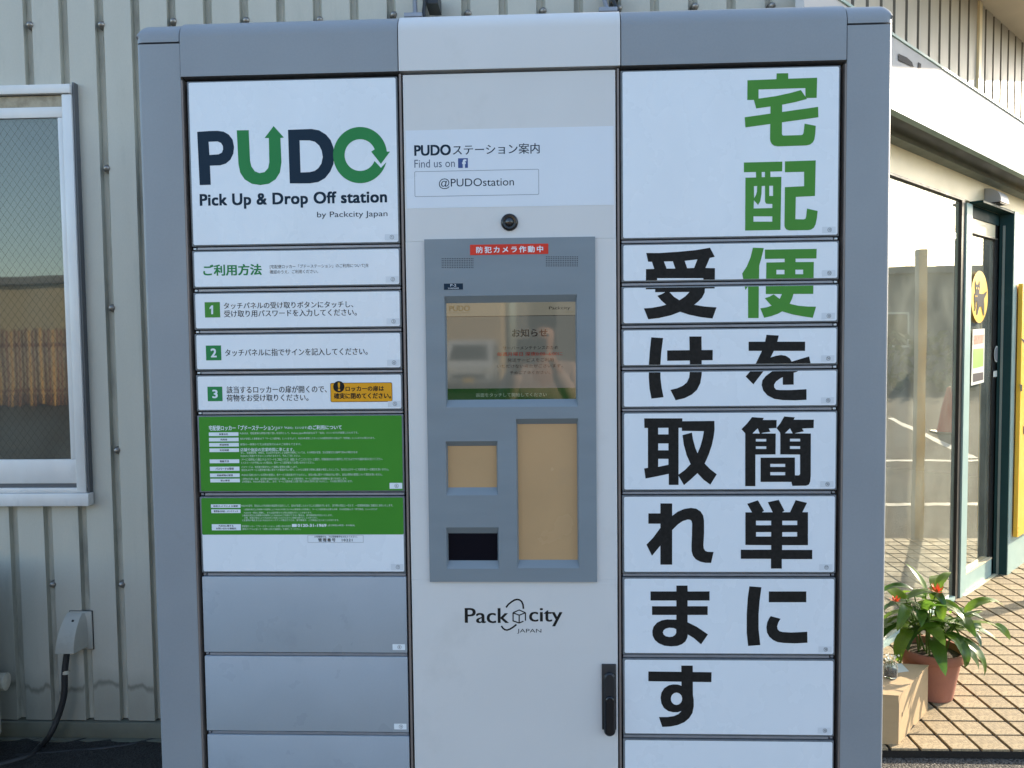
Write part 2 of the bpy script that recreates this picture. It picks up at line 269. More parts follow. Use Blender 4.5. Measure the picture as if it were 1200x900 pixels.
# ------------------------------------------------------------------ mesh helpers
class MB:
    def __init__(s): s.v, s.f, s.m = [], [], []
    def add(s, vs, fs, m=0):
        o = len(s.v); s.v += [tuple(v) for v in vs]; s.f += [tuple(i + o for i in f) for f in fs]; s.m += [m] * len(fs); return s
    def box(s, x0, x1, y0, y1, z0, z1, m=0, bev=0.0, seg=2):
        if bev <= 0:
            return s.add([(x, y, z) for x in (x0, x1) for y in (y0, y1) for z in (z0, z1)],
                         [(0, 1, 3, 2), (4, 6, 7, 5), (0, 4, 5, 1), (2, 3, 7, 6), (0, 2, 6, 4), (1, 5, 7, 3)], m)
        bm = bmesh.new(); bmesh.ops.create_cube(bm, size=1)
        for v in bm.verts: v.co = Vector(((x0 + x1) / 2 + v.co.x * (x1 - x0), (y0 + y1) / 2 + v.co.y * (y1 - y0), (z0 + z1) / 2 + v.co.z * (z1 - z0)))
        bmesh.ops.bevel(bm, geom=bm.edges[:], offset=bev, segments=seg, profile=.5, affect='EDGES')
        return s.bm(bm, m)
    def bm(s, bm, m=0):
        bm.verts.ensure_lookup_table(); bm.verts.index_update()
        s.add([v.co[:] for v in bm.verts], [[v.index for v in f.verts] for f in bm.faces], m); bm.free(); return s
    def tube(s, pts, r, n=8, m=0, cap=True):
        pts = [Vector(p) for p in pts]; rs = r if isinstance(r, (list, tuple)) else [r] * len(pts)
        o = len(s.v); prev = None
        for i, p in enumerate(pts):
            t = (pts[min(i + 1, len(pts) - 1)] - pts[max(i - 1, 0)]).normalized()
            a = prev if prev is not None else (Vector((0, 0, 1)) if abs(t.z) < .9 else Vector((1, 0, 0)))
            u = (a - t * a.dot(t)).normalized(); prev = u; w_ = t.cross(u)
            for k in range(n):
                an = 2 * PI * k / n; s.v.append(tuple(p + (u * math.cos(an) + w_ * math.sin(an)) * rs[i]))
        for i in range(len(pts) - 1):
            for k in range(n):
                s.f.append((o + i * n + k, o + i * n + (k + 1) % n, o + (i + 1) * n + (k + 1) % n, o + (i + 1) * n + k)); s.m.append(m)
        if cap:
            s.f.append(tuple(o + k for k in reversed(range(n)))); s.m.append(m)
            s.f.append(tuple(o + (len(pts) - 1) * n + k for k in range(n))); s.m.append(m)
        return s
    def lathe(s, prof, c, n=32, m=0, axis='Z'):
        o = len(s.v)
        for r, h in prof:
            for k in range(n):
                a = 2 * PI * k / n; x, y = r * math.cos(a), r * math.sin(a)
                s.v.append((c[0] + x, c[1] + y, c[2] + h) if axis == 'Z' else (c[0] + x, c[1] - h, c[2] + y))
        for i in range(len(prof) - 1):
            for k in range(n):
                s.f.append((o + i * n + k, o + i * n + (k + 1) % n, o + (i + 1) * n + (k + 1) % n, o + (i + 1) * n + k)); s.m.append(m)
        return s
    def prism(s, poly, z0, z1, m=0):   # poly in x,y
        n = len(poly)
        return s.add([(x, y, z0) for x, y in poly] + [(x, y, z1) for x, y in poly],
                     [tuple(reversed(range(n))), tuple(range(n, 2 * n))] + [(i, (i + 1) % n, n + (i + 1) % n, n + i) for i in range(n)], m)
    def sheet(s, loops, y, m=0, clip=None):
        """flat print on the plane Y=y; loops in (x,z): outline then holes; clip = list of rects"""
        flat = [p for l in loops for p in l]
        tris = tessellate_polygon([[Vector((p[0], p[1], 0)) for p in l] for l in loops])
        for t in tris:
            poly = [flat[i] for i in t]
            for rc in (clip or [None]):
                q = poly if rc is None else clip_poly(poly, rc)
                if len(q) >= 3:
                    ar = sum(q[i][0] * q[(i + 1) % len(q)][1] - q[(i + 1) % len(q)][0] * q[i][1] for i in range(len(q)))
                    if abs(ar) < 1e-10: continue
                    if ar < 0: q = q[::-1]
                    s.add([(x, y, z) for x, z in q], [tuple(range(len(q)))], m)
        return s
    def rect(s, x0, x1, z0, z1, y, m=0): return s.add([(x0, y, z0), (x1, y, z0), (x1, y, z1), (x0, y, z1)], [(0, 1, 2, 3)], m)
def clip_poly(poly, rc):
    x0, x1, z0, z1 = rc
    for ax, lim, sg in ((0, x0, 1), (0, x1, -1), (1, z0, 1), (1, z1, -1)):
        out = []
        for i in range(len(poly)):
            a, b = poly[i], poly[(i + 1) % len(poly)]
            da, db = (a[ax] - lim) * sg, (b[ax] - lim) * sg
            if da >= 0: out.append(a)
            if (da > 0 > db) or (da < 0 < db):
                t = da / (da - db); out.append((a[0] + (b[0] - a[0]) * t, a[1] + (b[1] - a[1]) * t))
        poly = out
        if len(poly) < 3: return []
    return poly
def obj(name, mb, mats, parent=None, smooth=None, loc=None):
    me = bpy.data.meshes.new(name)
    me.from_pydata(mb.v, [], mb.f)
    if not isinstance(mats, (list, tuple)): mats = [mats]
    for m in mats: me.materials.append(m)
    if len(mats) > 1: me.polygons.foreach_set('material_index', mb.m)
    if smooth is not None:
        me.polygons.foreach_set('use_smooth', [True] * len(me.polygons)); me.set_sharp_from_angle(angle=math.radians(smooth))
    me.update()
    o = bpy.data.objects.new(name, me); COL.objects.link(o)
    if loc: o.location = loc
    if parent: o.parent = parent
    return o
def empty(name, loc=(0, 0, 0)):
    o = bpy.data.objects.new(name, None); COL.objects.link(o); o.location = loc; o.empty_display_size = .1; return o
def tag(o, label=None, cat=None, group=None, kind=None):
    if label: o['label'] = label
    if cat: o['category'] = cat
    if group: o['group'] = group
    if kind: o['kind'] = kind
    return o
_tc = {}
def text_mesh(s, bold=0.0, spacing=1.0):
    key = (s, spacing)
    if key in _tc: return _tc[key]
    c = bpy.data.curves.new('t', 'FONT'); c.body = s; c.resolution_u = 4 if s.isascii() else 3; c.space_character = spacing; c.fill_mode = 'BOTH'
    o = bpy.data.objects.new('t', c); COL.objects.link(o); bpy.context.view_layer.update()
    me = bpy.data.meshes.new_from_object(o.evaluated_get(bpy.context.evaluated_depsgraph_get()))
    vs = [v.co.copy() for v in me.vertices]; fs = [tuple(p.vertices) for p in me.polygons]
    bpy.data.objects.remove(o); bpy.data.curves.remove(c); bpy.data.meshes.remove(me)
    _tc[key] = (vs, fs); return vs, fs
def put_text(mb, s, box, y, m=0, bold=0.0, spacing=1.0):
    """letters filling the photo-measured box on the plane Y=y"""
    x0, y0, x1, y1 = box
    X0 = P(x0, (y0 + y1) / 2, y)[0]; X1 = P(x1, (y0 + y1) / 2, y)[0]; xm = (x0 + x1) / 2
    Z1 = P(xm, y0, y)[1]; Z0 = P(xm, y1, y)[1]
    vs, fs = text_mesh(s, bold, spacing)
    if not vs: return mb
    a, b = min(v.x for v in vs), max(v.x for v in vs); c, d = min(v.y for v in vs), max(v.y for v in vs)
    h_ = (Z1 - Z0) * bold / max(.3, d - c)
    sh = [(0, 0)] if bold < .01 else ([(-h_, 0), (h_, 0)] if bold < .018 else [(-h_, -h_ * .7), (h_, -h_ * .7), (h_, h_ * .7), (-h_, h_ * .7)])
    for i, (ax, az) in enumerate(sh):
        mb.add([(X0 + h_ + ax + (v.x - a) / (b - a) * (X1 - X0 - 2 * h_), y - i * .00002, Z0 + az + (v.y - c) / (d - c) * (Z1 - Z0)) for v in vs], fs, m)
    return mb
def put_rect(mb, box, y, m=0):
    x0, y0, x1, y1 = box; ym, xm = (y0 + y1) / 2, (x0 + x1) / 2
    return mb.rect(P(x0, ym, y)[0], P(x1, ym, y)[0], P(xm, y1, y)[1], P(xm, y0, y)[1], y, m)
def put_loops(mb, loops, org, sc, y, m=0, clip=None):
    return mb.sheet([[P(org[0] + a / sc, org[1] + b / sc, y) for a, b in l] for l in loops], y, m, clip)
def roundrect(x0, x1, z0, z1, r, n=5):
    out = []
    for cx_, cz, a0 in ((x1 - r, z1 - r, 0), (x0 + r, z1 - r, 90), (x0 + r, z0 + r, 180), (x1 - r, z0 + r, 270)):
        for k in range(n + 1):
            a = math.radians(a0 + 90 * k / n); out.append((cx_ + r * math.cos(a), cz + r * math.sin(a)))
    return out
def circ(cx_, cz, r, n=24, ry=None): return [(cx_ + r * math.cos(2 * PI * k / n), cz + (ry or r) * math.sin(2 * PI * k / n)) for k in range(n)]
def ribbon(pts, w_):
    """closed outline of a stroked polyline"""
    L_, R_ = [], []
    for i, p in enumerate(pts):
        a = Vector(pts[max(i - 1, 0)]); b = Vector(pts[min(i + 1, len(pts) - 1)]); t = (b - a).normalized(); n = Vector((-t.y, t.x)) * w_ / 2
        L_.append((p[0] + n.x, p[1] + n.y)); R_.append((p[0] - n.x, p[1] - n.y))
    return L_ + R_[::-1]
def copy_obj(o, parent=None):
    c = o.copy(); COL.objects.link(c); c.parent = parent; return c

# ================================================================== SETTING: ground, pavement
g = MB(); g.add([(-150, -150, 0), (150, -150, 0), (150, 150, 0), (-150, 150, 0)], [(0, 1, 2, 3)])
tag(obj('ground', g, ASPH), 'coarse grey asphalt yard around the locker', kind='structure')
DIRTM = mat('wet_dirt', (0.022, 0.022, 0.020), .9, fine=.7, fscale=160, bump=1.0, bscale=160)
dm = MB(); nx, ny = 60, 14
for j in range(ny + 1):
    for i in range(nx + 1):
        x = -3.2 + 2.4 * i / nx; y = .34 + .46 * j / ny; dm.v.append((x, y, .004 + (0 if j in (0,) else random.uniform(.0, .010))))
dm.f = [(j * (nx + 1) + i, j * (nx + 1) + i + 1, (j + 1) * (nx + 1) + i + 1, (j + 1) * (nx + 1) + i) for j in range(ny) for i in range(nx)]; dm.m = [0] * len(dm.f)
tag(obj('dirt_strip', dm, DIRTM), 'dark damp dirt along the foot of the wall', kind='structure')
PC = .09   # storefront plane: Y = X + PC
def S(px, py, c=PC):
    d = ray(px, py); p = CAM + d * ((CAM.x + c - CAM.y) / (d.y - d.x)); return p.x, p.z
pv = MB(); pv.prism([(.86, .732), (3.45, .732), (3.45, 3.7), (3.2, 3.7), (.86, 1.2)], 0.002, .0245)
pav = tag(obj('pavement', pv, MORT), 'dark mortar bed of the tiled pavement by the shop', kind='structure')
def tile_mesh():
    m = MB(); a, h = .0442, .0085; b = a - .0012
    m.add([(-a, -a * 1.035, 0), (a, -a * 1.035, 0), (a, a * 1.035, 0), (-a, a * 1.035, 0), (-a, -a * 1.035, h - .001), (a, -a * 1.035, h - .001), (a, a * 1.035, h - .001), (-a, a * 1.035, h - .001),
           (-b, -b * 1.035, h), (b, -b * 1.035, h), (b, b * 1.035, h), (-b, b * 1.035, h)],
          [(0, 1, 5, 4), (1, 2, 6, 5), (2, 3, 7, 6), (3, 0, 4, 7), (4, 5, 9, 8), (5, 6, 10, 9), (6, 7, 11, 10), (7, 4, 8, 11), (8, 9, 10, 11)])
    return m
tm = tile_mesh(); tile0 = None; spots = []
X0T = 1.458 - .1 * 6 + .05
for j in range(30):
    for i in range(27):
        x, y = X0T + .1 * i, .732 + .048 + .1 * j
        if x > 3.42 or y > x + PC + .06: continue
        dv = MR @ (Vector((x, y, .03)) - CAM); u = 600 + 900 * dv.x / dv.y; v = 450 - 900 * dv.z / dv.y
        vis = 1020 < u < 1215 and v < 920
        spots.append((0 if vis else 1, (Vector((x, y, 0)) - Vector((CAM.x, CAM.y, 0))).length, x, y))
spots.sort()
rest = MB()
for k, (vis, dd, x, y) in enumerate(spots):
    z = .0235 + random.uniform(-.0006, .0006)
    if k < 295:
        if tile0 is None: tile0 = obj('tile', tm, TILE, pav); o = tile0
        else: o = copy_obj(tile0, pav)
        o.location = (x, y, z); o.rotation_euler = (random.uniform(-.006, .006), random.uniform(-.006, .006), random.uniform(-.006, .006))
    else: rest.add([(a + x, b + y, c + z) for a, b, c in tm.v], tm.f)
if rest.v: tag(obj('paving_tiles', rest, TILE, pav), kind='stuff')

# ================================================================== corrugated wall behind the locker
YW = .80
wall = tag(empty('corrugated_wall', (-1.5, YW, 0)), 'pale grey-green corrugated metal wall behind the parcel locker', 'wall')
wall_loc = Vector(wall.location)
def child(name, mb, mats, parent, **kw):
    """mesh given in world coordinates, attached to a parent standing elsewhere"""
    off = Vector((0, 0, 0)); p = parent
    while p is not None: off += Vector(p.location); p = p.parent
    mb.v = [(v[0] - off.x, v[1] - off.y, v[2] - off.z) for v in mb.v]
    return obj(name, mb, mats, parent, **kw)
PITCH = .1264
gx = [-1.765 + PITCH * k for k in range(-8, 21)]
def siding(t0, t1, centers, z0, z1, fn, hw=.0155, dep=.02):
    """folded sheet: fn(t, depth, z) -> point"""
    pr = [(t0, 0)]
    for c in centers:
        if t0 + .03 < c < t1 - .03:
            pr += [(c - hw - .0015, -.0015), (c - hw, -.001), (c - hw + .0015, dep), (c + hw - .013, dep), (c + hw, 0.0)]
    pr.append((t1, 0)); m = MB(); zs = [z0, (z0 + z1) / 2, z1]
    for z in zs:
        for t, d in pr: m.v.append(tuple(fn(t, d, z)))
    n = len(pr)
    for r in range(len(zs) - 1):
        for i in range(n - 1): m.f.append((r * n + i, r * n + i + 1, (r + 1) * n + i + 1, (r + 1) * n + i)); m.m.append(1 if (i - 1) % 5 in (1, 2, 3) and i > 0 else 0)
    return m
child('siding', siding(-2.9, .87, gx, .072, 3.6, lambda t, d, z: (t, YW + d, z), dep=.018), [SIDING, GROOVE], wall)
bk = MB(); bk.box(-2.9, .87, YW + .025, YW + .12, .06, 3.6); child('wall_core', bk, STAIN, wall)
bf = MB(); bf.box(-2.9, .87, YW - .012, YW + .02, .012, .068, bev=.002); child('base_flashing', bf, FLASH, wall, smooth=40)
bf = MB(); bf.box(-2.9, .87, YW - .03, YW + .05, -.02, .0115); child('footing', bf, FLASH, wall)
sc0 = None
smb = MB(); smb.lathe([(0, .0178), (.005, .0172), (.0095, .0135), (.012, .008), (.0145, .003), (.015, -.012)], (0, 0, 0), 14, axis='Y')
for i, x in enumerate([-2.266, -2.013, -1.76, -1.508, -1.256, -1.003, -.75, -.497, -.244, .009, .262, .515, .768]):
    x += .003
    for z in (2.52, 2.03, 1.543, 1.05, .567):
        if z != 2.52 and not (x < -1.0): continue
        if x < -1.62 and .8 < z < 2.3: continue
        if sc0 is None: sc0 = obj('screw', smb, SCREWM, wall, smooth=50); o = sc0
        else: o = copy_obj(sc0, wall)
        o.location = Vector((x, YW + .008, z + random.uniform(-.006, .006))) - wall_loc
mk = MB()
for (x, z) in ((-1.5, .555), (-1.5, 1.035), (-1.502, 1.53), (-1.753, .555), (-1.25, 2.51), (-1.505, 2.51)):
    for q in range(3):
        a = x + random.uniform(-.004, .006); l_ = random.uniform(.012, .04); zz_ = z - .012 - q * .012; w_ = random.uniform(.0012, .003)
        mk.add([(a - w_, YW + .0172, zz_), (a - w_ * .5, YW + .0172, zz_ - l_), (a + w_ * .5, YW + .0172, zz_ - l_ * .9), (a + w_, YW + .0172, zz_ + .002)], [(0, 1, 2, 3)])
for q in range(26):
    a = -1.372 + random.uniform(-.006, .008); z = random.uniform(.5, .84); r = random.uniform(.0012, .0035)
    mk.add([(a - r, YW + .0172, z), (a, YW + .0172, z - r * 3), (a + r, YW + .0172, z), (a, YW + .0172, z + r)], [(0, 1, 2, 3)])
tag(child('rust_drip', mk, STAIN, wall), kind='stuff')
# ================================================================== sliding window on the left
win = tag(empty('sliding_window', (-2.0, YW, .87)), 'aluminium sliding window with wired glass left of the locker', 'window')
def WY(y): return .765 + (y - .70) * .35
def WZ(z): return 1.4 + (z - 1.4) * 1.0215
XR = P(83, 112, .77)[0]
f = MB()
f.box(-2.9, XR, WY(.70), WY(.795), WZ(2.262), WZ(2.292), bev=.002)            # head rail
child('head_rail', f, ALU, win, smooth=40)
f = MB(); f.box(-2.9, XR - .035, WY(.745), WY(.79), WZ(2.222), WZ(2.259), 0, .001); child('packing_strip', f, WOODST, win)
f = MB(); f.box(XR - .034, XR, WY(.715), WY(.795), WZ(.915), WZ(2.2595), bev=.002); child('jamb', f, ALU, win, smooth=40)
f = MB(); f.box(XR + .0005, XR + .008, WY(.735), WY(.80), WZ(.885), WZ(2.30)); child('sealant_strip', f, ALUD, win)
f = MB(); f.box(-2.9, XR + .012, WY(.69), WY(.79), WZ(.868), WZ(.912), bev=.003); f.box(-2.9, XR + .0, WY(.72), WY(.79), WZ(.9125), WZ(.93), bev=.002); child('window_sill', f, ALU, win, smooth=40)
f = MB(); f.box(-2.9, XR - .036, WY(.745), WY(.785), WZ(.931), WZ(.944)); child('track', f, ALUD, win)
f = MB(); f.box(-2.9, XR - .036, WY(.738), WY(.772), WZ(.9445), WZ(1.028), bev=.0015); f.box(-2.9, XR - .036, WY(.738), WY(.772), WZ(2.186), WZ(2.2215), bev=.0015); f.box(XR - .0555, XR - .0362, WY(.738), WY(.772), WZ(1.0285), WZ(2.1855), bev=.0015)
child('sash_frame', f, ALU, win, smooth=40)
f = MB(); f.rect(-2.9, XR - .0555, WZ(1.0285), WZ(2.1855), WY(.757)); child('wired_pane', f, WIREG, win)
f = MB(); f.rect(-2.9, XR - .03, WZ(1.0), WZ(2.2), WY(.795)); child('room_behind', f, ROOMD, win)

# vent hood, cable, pipe
hx0, hz1 = P(66, 724, .74); hx1, hz0 = P(97, 764, .74)
hood = MB()
n_ = 7
for k in range(n_ + 1):      # side profile: rounded top, bulging to the open bottom
    t = k / n_; z = hz1 + (hz0 - hz1) * t; d = .015 + .062 * math.sin(t * PI / 2) ** .8
    for x in (hx0 + .003 * (1 - t), hx0 + .004, hx1 - .02, hx1 - .012): pass
    hood.v += [(hx0 + .008 * (1 - t), YW - .002, z), (hx0 + .008 * (1 - t) + .001, YW - d, z), (hx1 - .026 + .004 * t, YW - d, z), (hx1 - .012, YW - .002, z)]
for k in range(n_):
    for i in range(3): hood.f.append((4 * k + i, 4 * k + 4 + i, 4 * k + 5 + i, 4 * k + 1 + i)); hood.m.append(0)
hood.f.append((0, 1, 2, 3)); hood.m.append(0)
vh = tag(empty('cable_hood', (hx0, YW, hz0)), 'small beige plastic cable hood on the corrugated wall', 'cable hood')
child('cover', hood, HOODM, vh, smooth=50)
pl_ = MB(); pl_.box(hx0 + .012, hx1 + .004, YW - .008, YW - .001, hz0 - .012, hz1 + .004, bev=.003); child('back_plate', pl_, HOODM, vh, smooth=40)
pl_ = MB(); pl_.box(hx0 + .010, hx1 + .006, YW - .004, YW - .0005, hz0 - .014, hz1 + .006, bev=.0015); child('gasket', pl_, RUB, vh)
sw = MB(); sw.lathe([(0, .003), (.004, .0025), (.005, 0)], ((hx0 + hx1) / 2 - .002, YW - .035, hz1 - .02), 10, axis='Y'); child('screw', sw, RUB, vh)
cb = MB(); a = P(78, 762, .76); 
pts = [(a[0], .765, a[1]), (P(77, 785, .76)[0], .755, P(77, 785, .76)[1]), (P(75, 815, .75)[0], .75, P(75, 815, .75)[1]), (P(68, 840, .74)[0], .74, P(68, 840, .74)[1]), (P(58, 862, .72)[0], .72, P(58, 862, .72)[1]), (*G(48, 878), .012), (*G(34, 890), .012), (*G(0, 900), .012)]
def smooth_pts(pts, n=6):
    out = []
    for i in range(len(pts) - 1):
        p0, p1, p2, p3 = (Vector(pts[max(i - 1, 0)]), Vector(pts[i]), Vector(pts[i + 1]), Vector(pts[min(i + 2, len(pts) - 1)]))
        for k in range(n):
            t = k / n; out.append(.5 * ((2 * p1) + (-p0 + p2) * t + (2 * p0 - 5 * p1 + 4 * p2 - p3) * t * t + (-p0 + 3 * p1 - 3 * p2 + p3) * t ** 3))
    out.append(Vector(pts[-1])); return out
cb.tube(smooth_pts(pts), .0105, 10)
cbo = obj('hood_cable', cb, CABLE, smooth=60); tag(cbo, 'thick black cable dropping from the beige hood to the ground', 'cable')
tp = MB(); q = P(77, 788, .755); tp.tube([(q[0] - .0, .757, q[1] + .006), (q[0], .755, q[1] - .006)], .0125, 10); obj('cable_tie', tp, PIPEW, cbo, smooth=60)
gc = MB(); gc.tube(smooth_pts([(*G(20, 888), .008), (*G(70, 884), .008), (*G(120, 880), .009), (*G(160, 874), .008), (*G(200, 869), .008), (-.9, .70, .008)]), .006, 8)
tag(obj('ground_cable', gc, CABLE, smooth=60), 'thin black cable lying on the dark ground along the wall foot', 'cable')
pw = MB(); q = P(2, 799, .70); pw.tube(smooth_pts([(q[0] - .5, .66, q[1] + .03), (q[0] - .25, .69, q[1] + .01), (q[0] - .03, .70, q[1]), (q[0] + .018, .705, q[1] - .001)]), [.03] * 18 + [.022], 14)
tag(obj('wrapped_pipe', pw, PIPEW, smooth=60), 'end of a tape-wrapped beige pipe at the left frame edge', 'pipe')

ac = tag(empty('added_ac_unit', (-2.25, .5, 0)), 'unseen beige air conditioner unit left of the frame, added to shade the lower wall', 'air conditioner')  # out of frame, added to block sky light from the lower wall
m = MB(); m.box(-2.60, -1.86, .36, .66, .09, .68, 0, .012, 2); child('casing', m, HOODM, ac, smooth=40)
m = MB(); m.lathe([(0, .012), (.05, .012), (.05, .0)], (-2.32, .359, .38), 20, 0, 'Y')
for r in (.08, .11, .14, .17, .20, .23): m.lathe([(r, .0), (r, .012), (r + .005, .012), (r + .005, 0)], (-2.32, .359, .38), 32, 0, 'Y')
child('fan_grille', m, RUB, ac, smooth=40)
for x in (-2.5, -1.96):
    m = MB(); m.box(x - .04, x + .04, .33, .69, .0, .088, 0, .005, 1); child('foot_block', m, FLASH, ac)
# two steel stays behind the locker top
def stay(px, label, wd):
    e = tag(empty('wall_stay', (P(px, 10, .55)[0], .55, 2.2)), label, 'bracket', 'steel stays behind the locker top')
    x = P(px, 10, .55)[0]
    m = MB(); m.tube([(x - .03 * wd, .79, 2.62), (x - .012, .68, 2.50), (x - .002, .62, 2.43), (x + .004, .57, 2.18)], .0075, 8); child('bar', m, METAL, e, smooth=60)
    m = MB(); m.tube([(x + .0, .79, 2.64), (x + .020 * wd, .68, 2.51), (x + .024, .62, 2.44), (x + .018, .58, 2.25)], .0065, 8); m.box(x + .02 * wd, x + .06 * wd, .70, .79, 2.515, 2.56); child('chain', m, RUB, e, smooth=60)
    m = MB(); m.box(x - .035, x + .022, .60, .66, 2.432, 2.446, bev=.002); child('foot_plate', m, METAL, e)
stay(483, 'dark steel stay with chain behind the left part of the white cover', 1.0)
stay(717, 'dark steel stay behind the right end of the white cover', .6)

# ================================================================== PARCEL LOCKER
XA, XB, XC, XD, XE, XF = -.9647, -.8451, -.3384, .1883, .6948, .8115
ROWS = [2.0448, 1.6435, 1.5428, 1.4425, 1.3430, 1.2441, 1.0441, .8446, .6448, .4449, .2449]
DEP = .56
lk = tag(empty('parcel_locker', (0, 0, 0)), 'grey and white parcel locker station with green and black Japanese lettering', 'parcel locker')
# carcass
m = MB(); m.box(XA + .004, XF - .004, .03, DEP, .055, 2.125); obj('carcass', m, BLACK, lk)
m = MB(); m.box(XA + .03, XF - .03, .02, DEP - .02, .002, .055); obj('plinth', m, RUB, lk)
def pillar(x0, x1):
    # rounded vertical outer corners
    r, n = .011, 5; out = XA if x0 == XA else XF
    prof = []
    if out == x0:
        prof = [(x1, -.004)] + [(x0 + r - r * math.sin(k * PI / 2 / n), -.004 + r - r * math.cos(k * PI / 2 / n)) for k in range(n + 1)] + [(x0, DEP), (x1, DEP)]
    else:
        prof = [(x0, DEP), (x1, DEP)] + [(x1 - r + r * math.cos(k * PI / 2 / n), -.004 + r - r * math.sin(k * PI / 2 / n)) for k in range(n + 1)] + [(x0, -.004)]
        prof = prof[::-1]; prof = prof
    m = MB(); m.prism(prof[::-1] if out == x0 else prof[::-1], .02, 2.1295)
    return m
obj('side_pillar', pillar(XA, XB - .0135), GREY, lk, smooth=40)
obj('side_pillar', pillar(XE + .0135, XF), GREY, lk, smooth=40)
for x in (XB - .0132, XE + .0092):
    m = MB(); m.box(x, x + .004, -.0035, .03, .02, 2.043); obj('edge_strip', m, BROWN, lk)
def cover(x0, x1, zb, zt, mt, rt=.06, endr=0, name='top_cover', yoff=0):
    prof = [(-.006 + yoff, zb)]
    n = 12
    prof += [(-.006 + yoff + rt * (1 - math.cos(k * PI / 2 / n)), zt - rt * .85 + rt * .85 * math.sin(k * PI / 2 / n)) for k in range(n + 1)]
    prof += [(DEP, zt + .012), (DEP, zb)]
    m = MB(); k = len(prof)
    xs = [(x0, 0), (x1, 0)]
    for x in (x0, x1): m.v += [(x, y, z) for y, z in prof]
    m.f += [tuple(range(k)), tuple(reversed(range(k, 2 * k)))] + [(i, i + k, (i + 1) % k + k, (i + 1) % k) for i in range(k)]
    m.m += [0] * len(m.f)
    me = obj(name, m, mt, lk, smooth=35)
    return me
ZB, ZT = 2.051, 2.192
cover(XB - .012, XC + .003, ZB, ZT, GREY)
cover(XC + .0055, XD - .0015, ZB, ZT + .001, WHITE, yoff=-.0015)
cover(XD + .001, XE + .011, ZB, ZT, GREY)
def corner(x0, x1, outer):
    r = .02; n = 6; m = MB(); secs = []
    N1 = 10; rt = .055; zt = ZT - .005; zb = 2.1335
    prof = [(-.005, zb)] + [(-.005 + rt * (1 - math.cos(k * PI / 2 / N1)), zt - rt * .85 + rt * .85 * math.sin(k * PI / 2 / N1)) for k in range(N1 + 1)] + [(DEP, zt + .010), (DEP, zb)]
    xs = []
    inner = x1 if outer < 0 else x0; outx = x0 if outer < 0 else x1
    for k in range(n + 1):
        a = k * PI / 2 / n; xs.append((outx - outer * (r - r * math.sin(a)) , r * (1 - math.cos(a))))
    xs = [(inner, 0)] + xs
    for x, shr in xs:
        for j, (y, z) in enumerate(prof):
            zz = zb + (z - zb) * (1 - shr / (zt - zb) * 1.0) if j not in (0, len(prof) - 1) else z
            yy = y + (shr * .6 if j < 3 else 0)
            m.v.append((x, yy, zz))
    k = len(prof)
    for s_ in range(len(xs) - 1):
        for i in range(k): m.f.append((s_ * k + i, (s_ + 1) * k + i, (s_ + 1) * k + (i + 1) % k, s_ * k + (i + 1) % k))
    m.f += [tuple(range(k)), tuple(reversed(range((len(xs) - 1) * k, len(xs) * k)))]
    m.m = [0] * len(m.f)
    if outer < 0: m.f = [tuple(reversed(f_)) for f_ in m.f]
    return m
oo = obj('corner_cap', corner(XA, XB - .0145, -1), GREY, lk, smooth=40)
oo = obj('corner_cap', corner(XE + .0135, XF, 1), GREY, lk, smooth=40)
# frame fins behind the doors
for x in (XC + .005, XD - .0085):
    m = MB(); m.box(x - .0005, x + .0045, -.0015, .03, .05, 2.046); obj('divider_strip', m, BROWN, lk)
# shelf strips between doors
def strips(x0, x1, hinge_left):
    for z in ROWS[1:]:
        m = MB()
        a, b = (x0 + .012, x1 - .001) if hinge_left else (x0 + .001, x1 - .012)
        m.box(a, b, .002, .03, z - .0030, z + .0034, 0, .0008, 1)
        hx = x0 + .005 if hinge_left else x1 - .005
        m.box(hx - .0035, hx + .0035, .004, .03, z - .0022, z + .0026, 1, .0006, 1)
        obj('shelf_strip', m, [METAL, SMALLW if z > 1.2 else METAL], lk, smooth=40)
strips(XB, XC, True); strips(XD, XE, False)

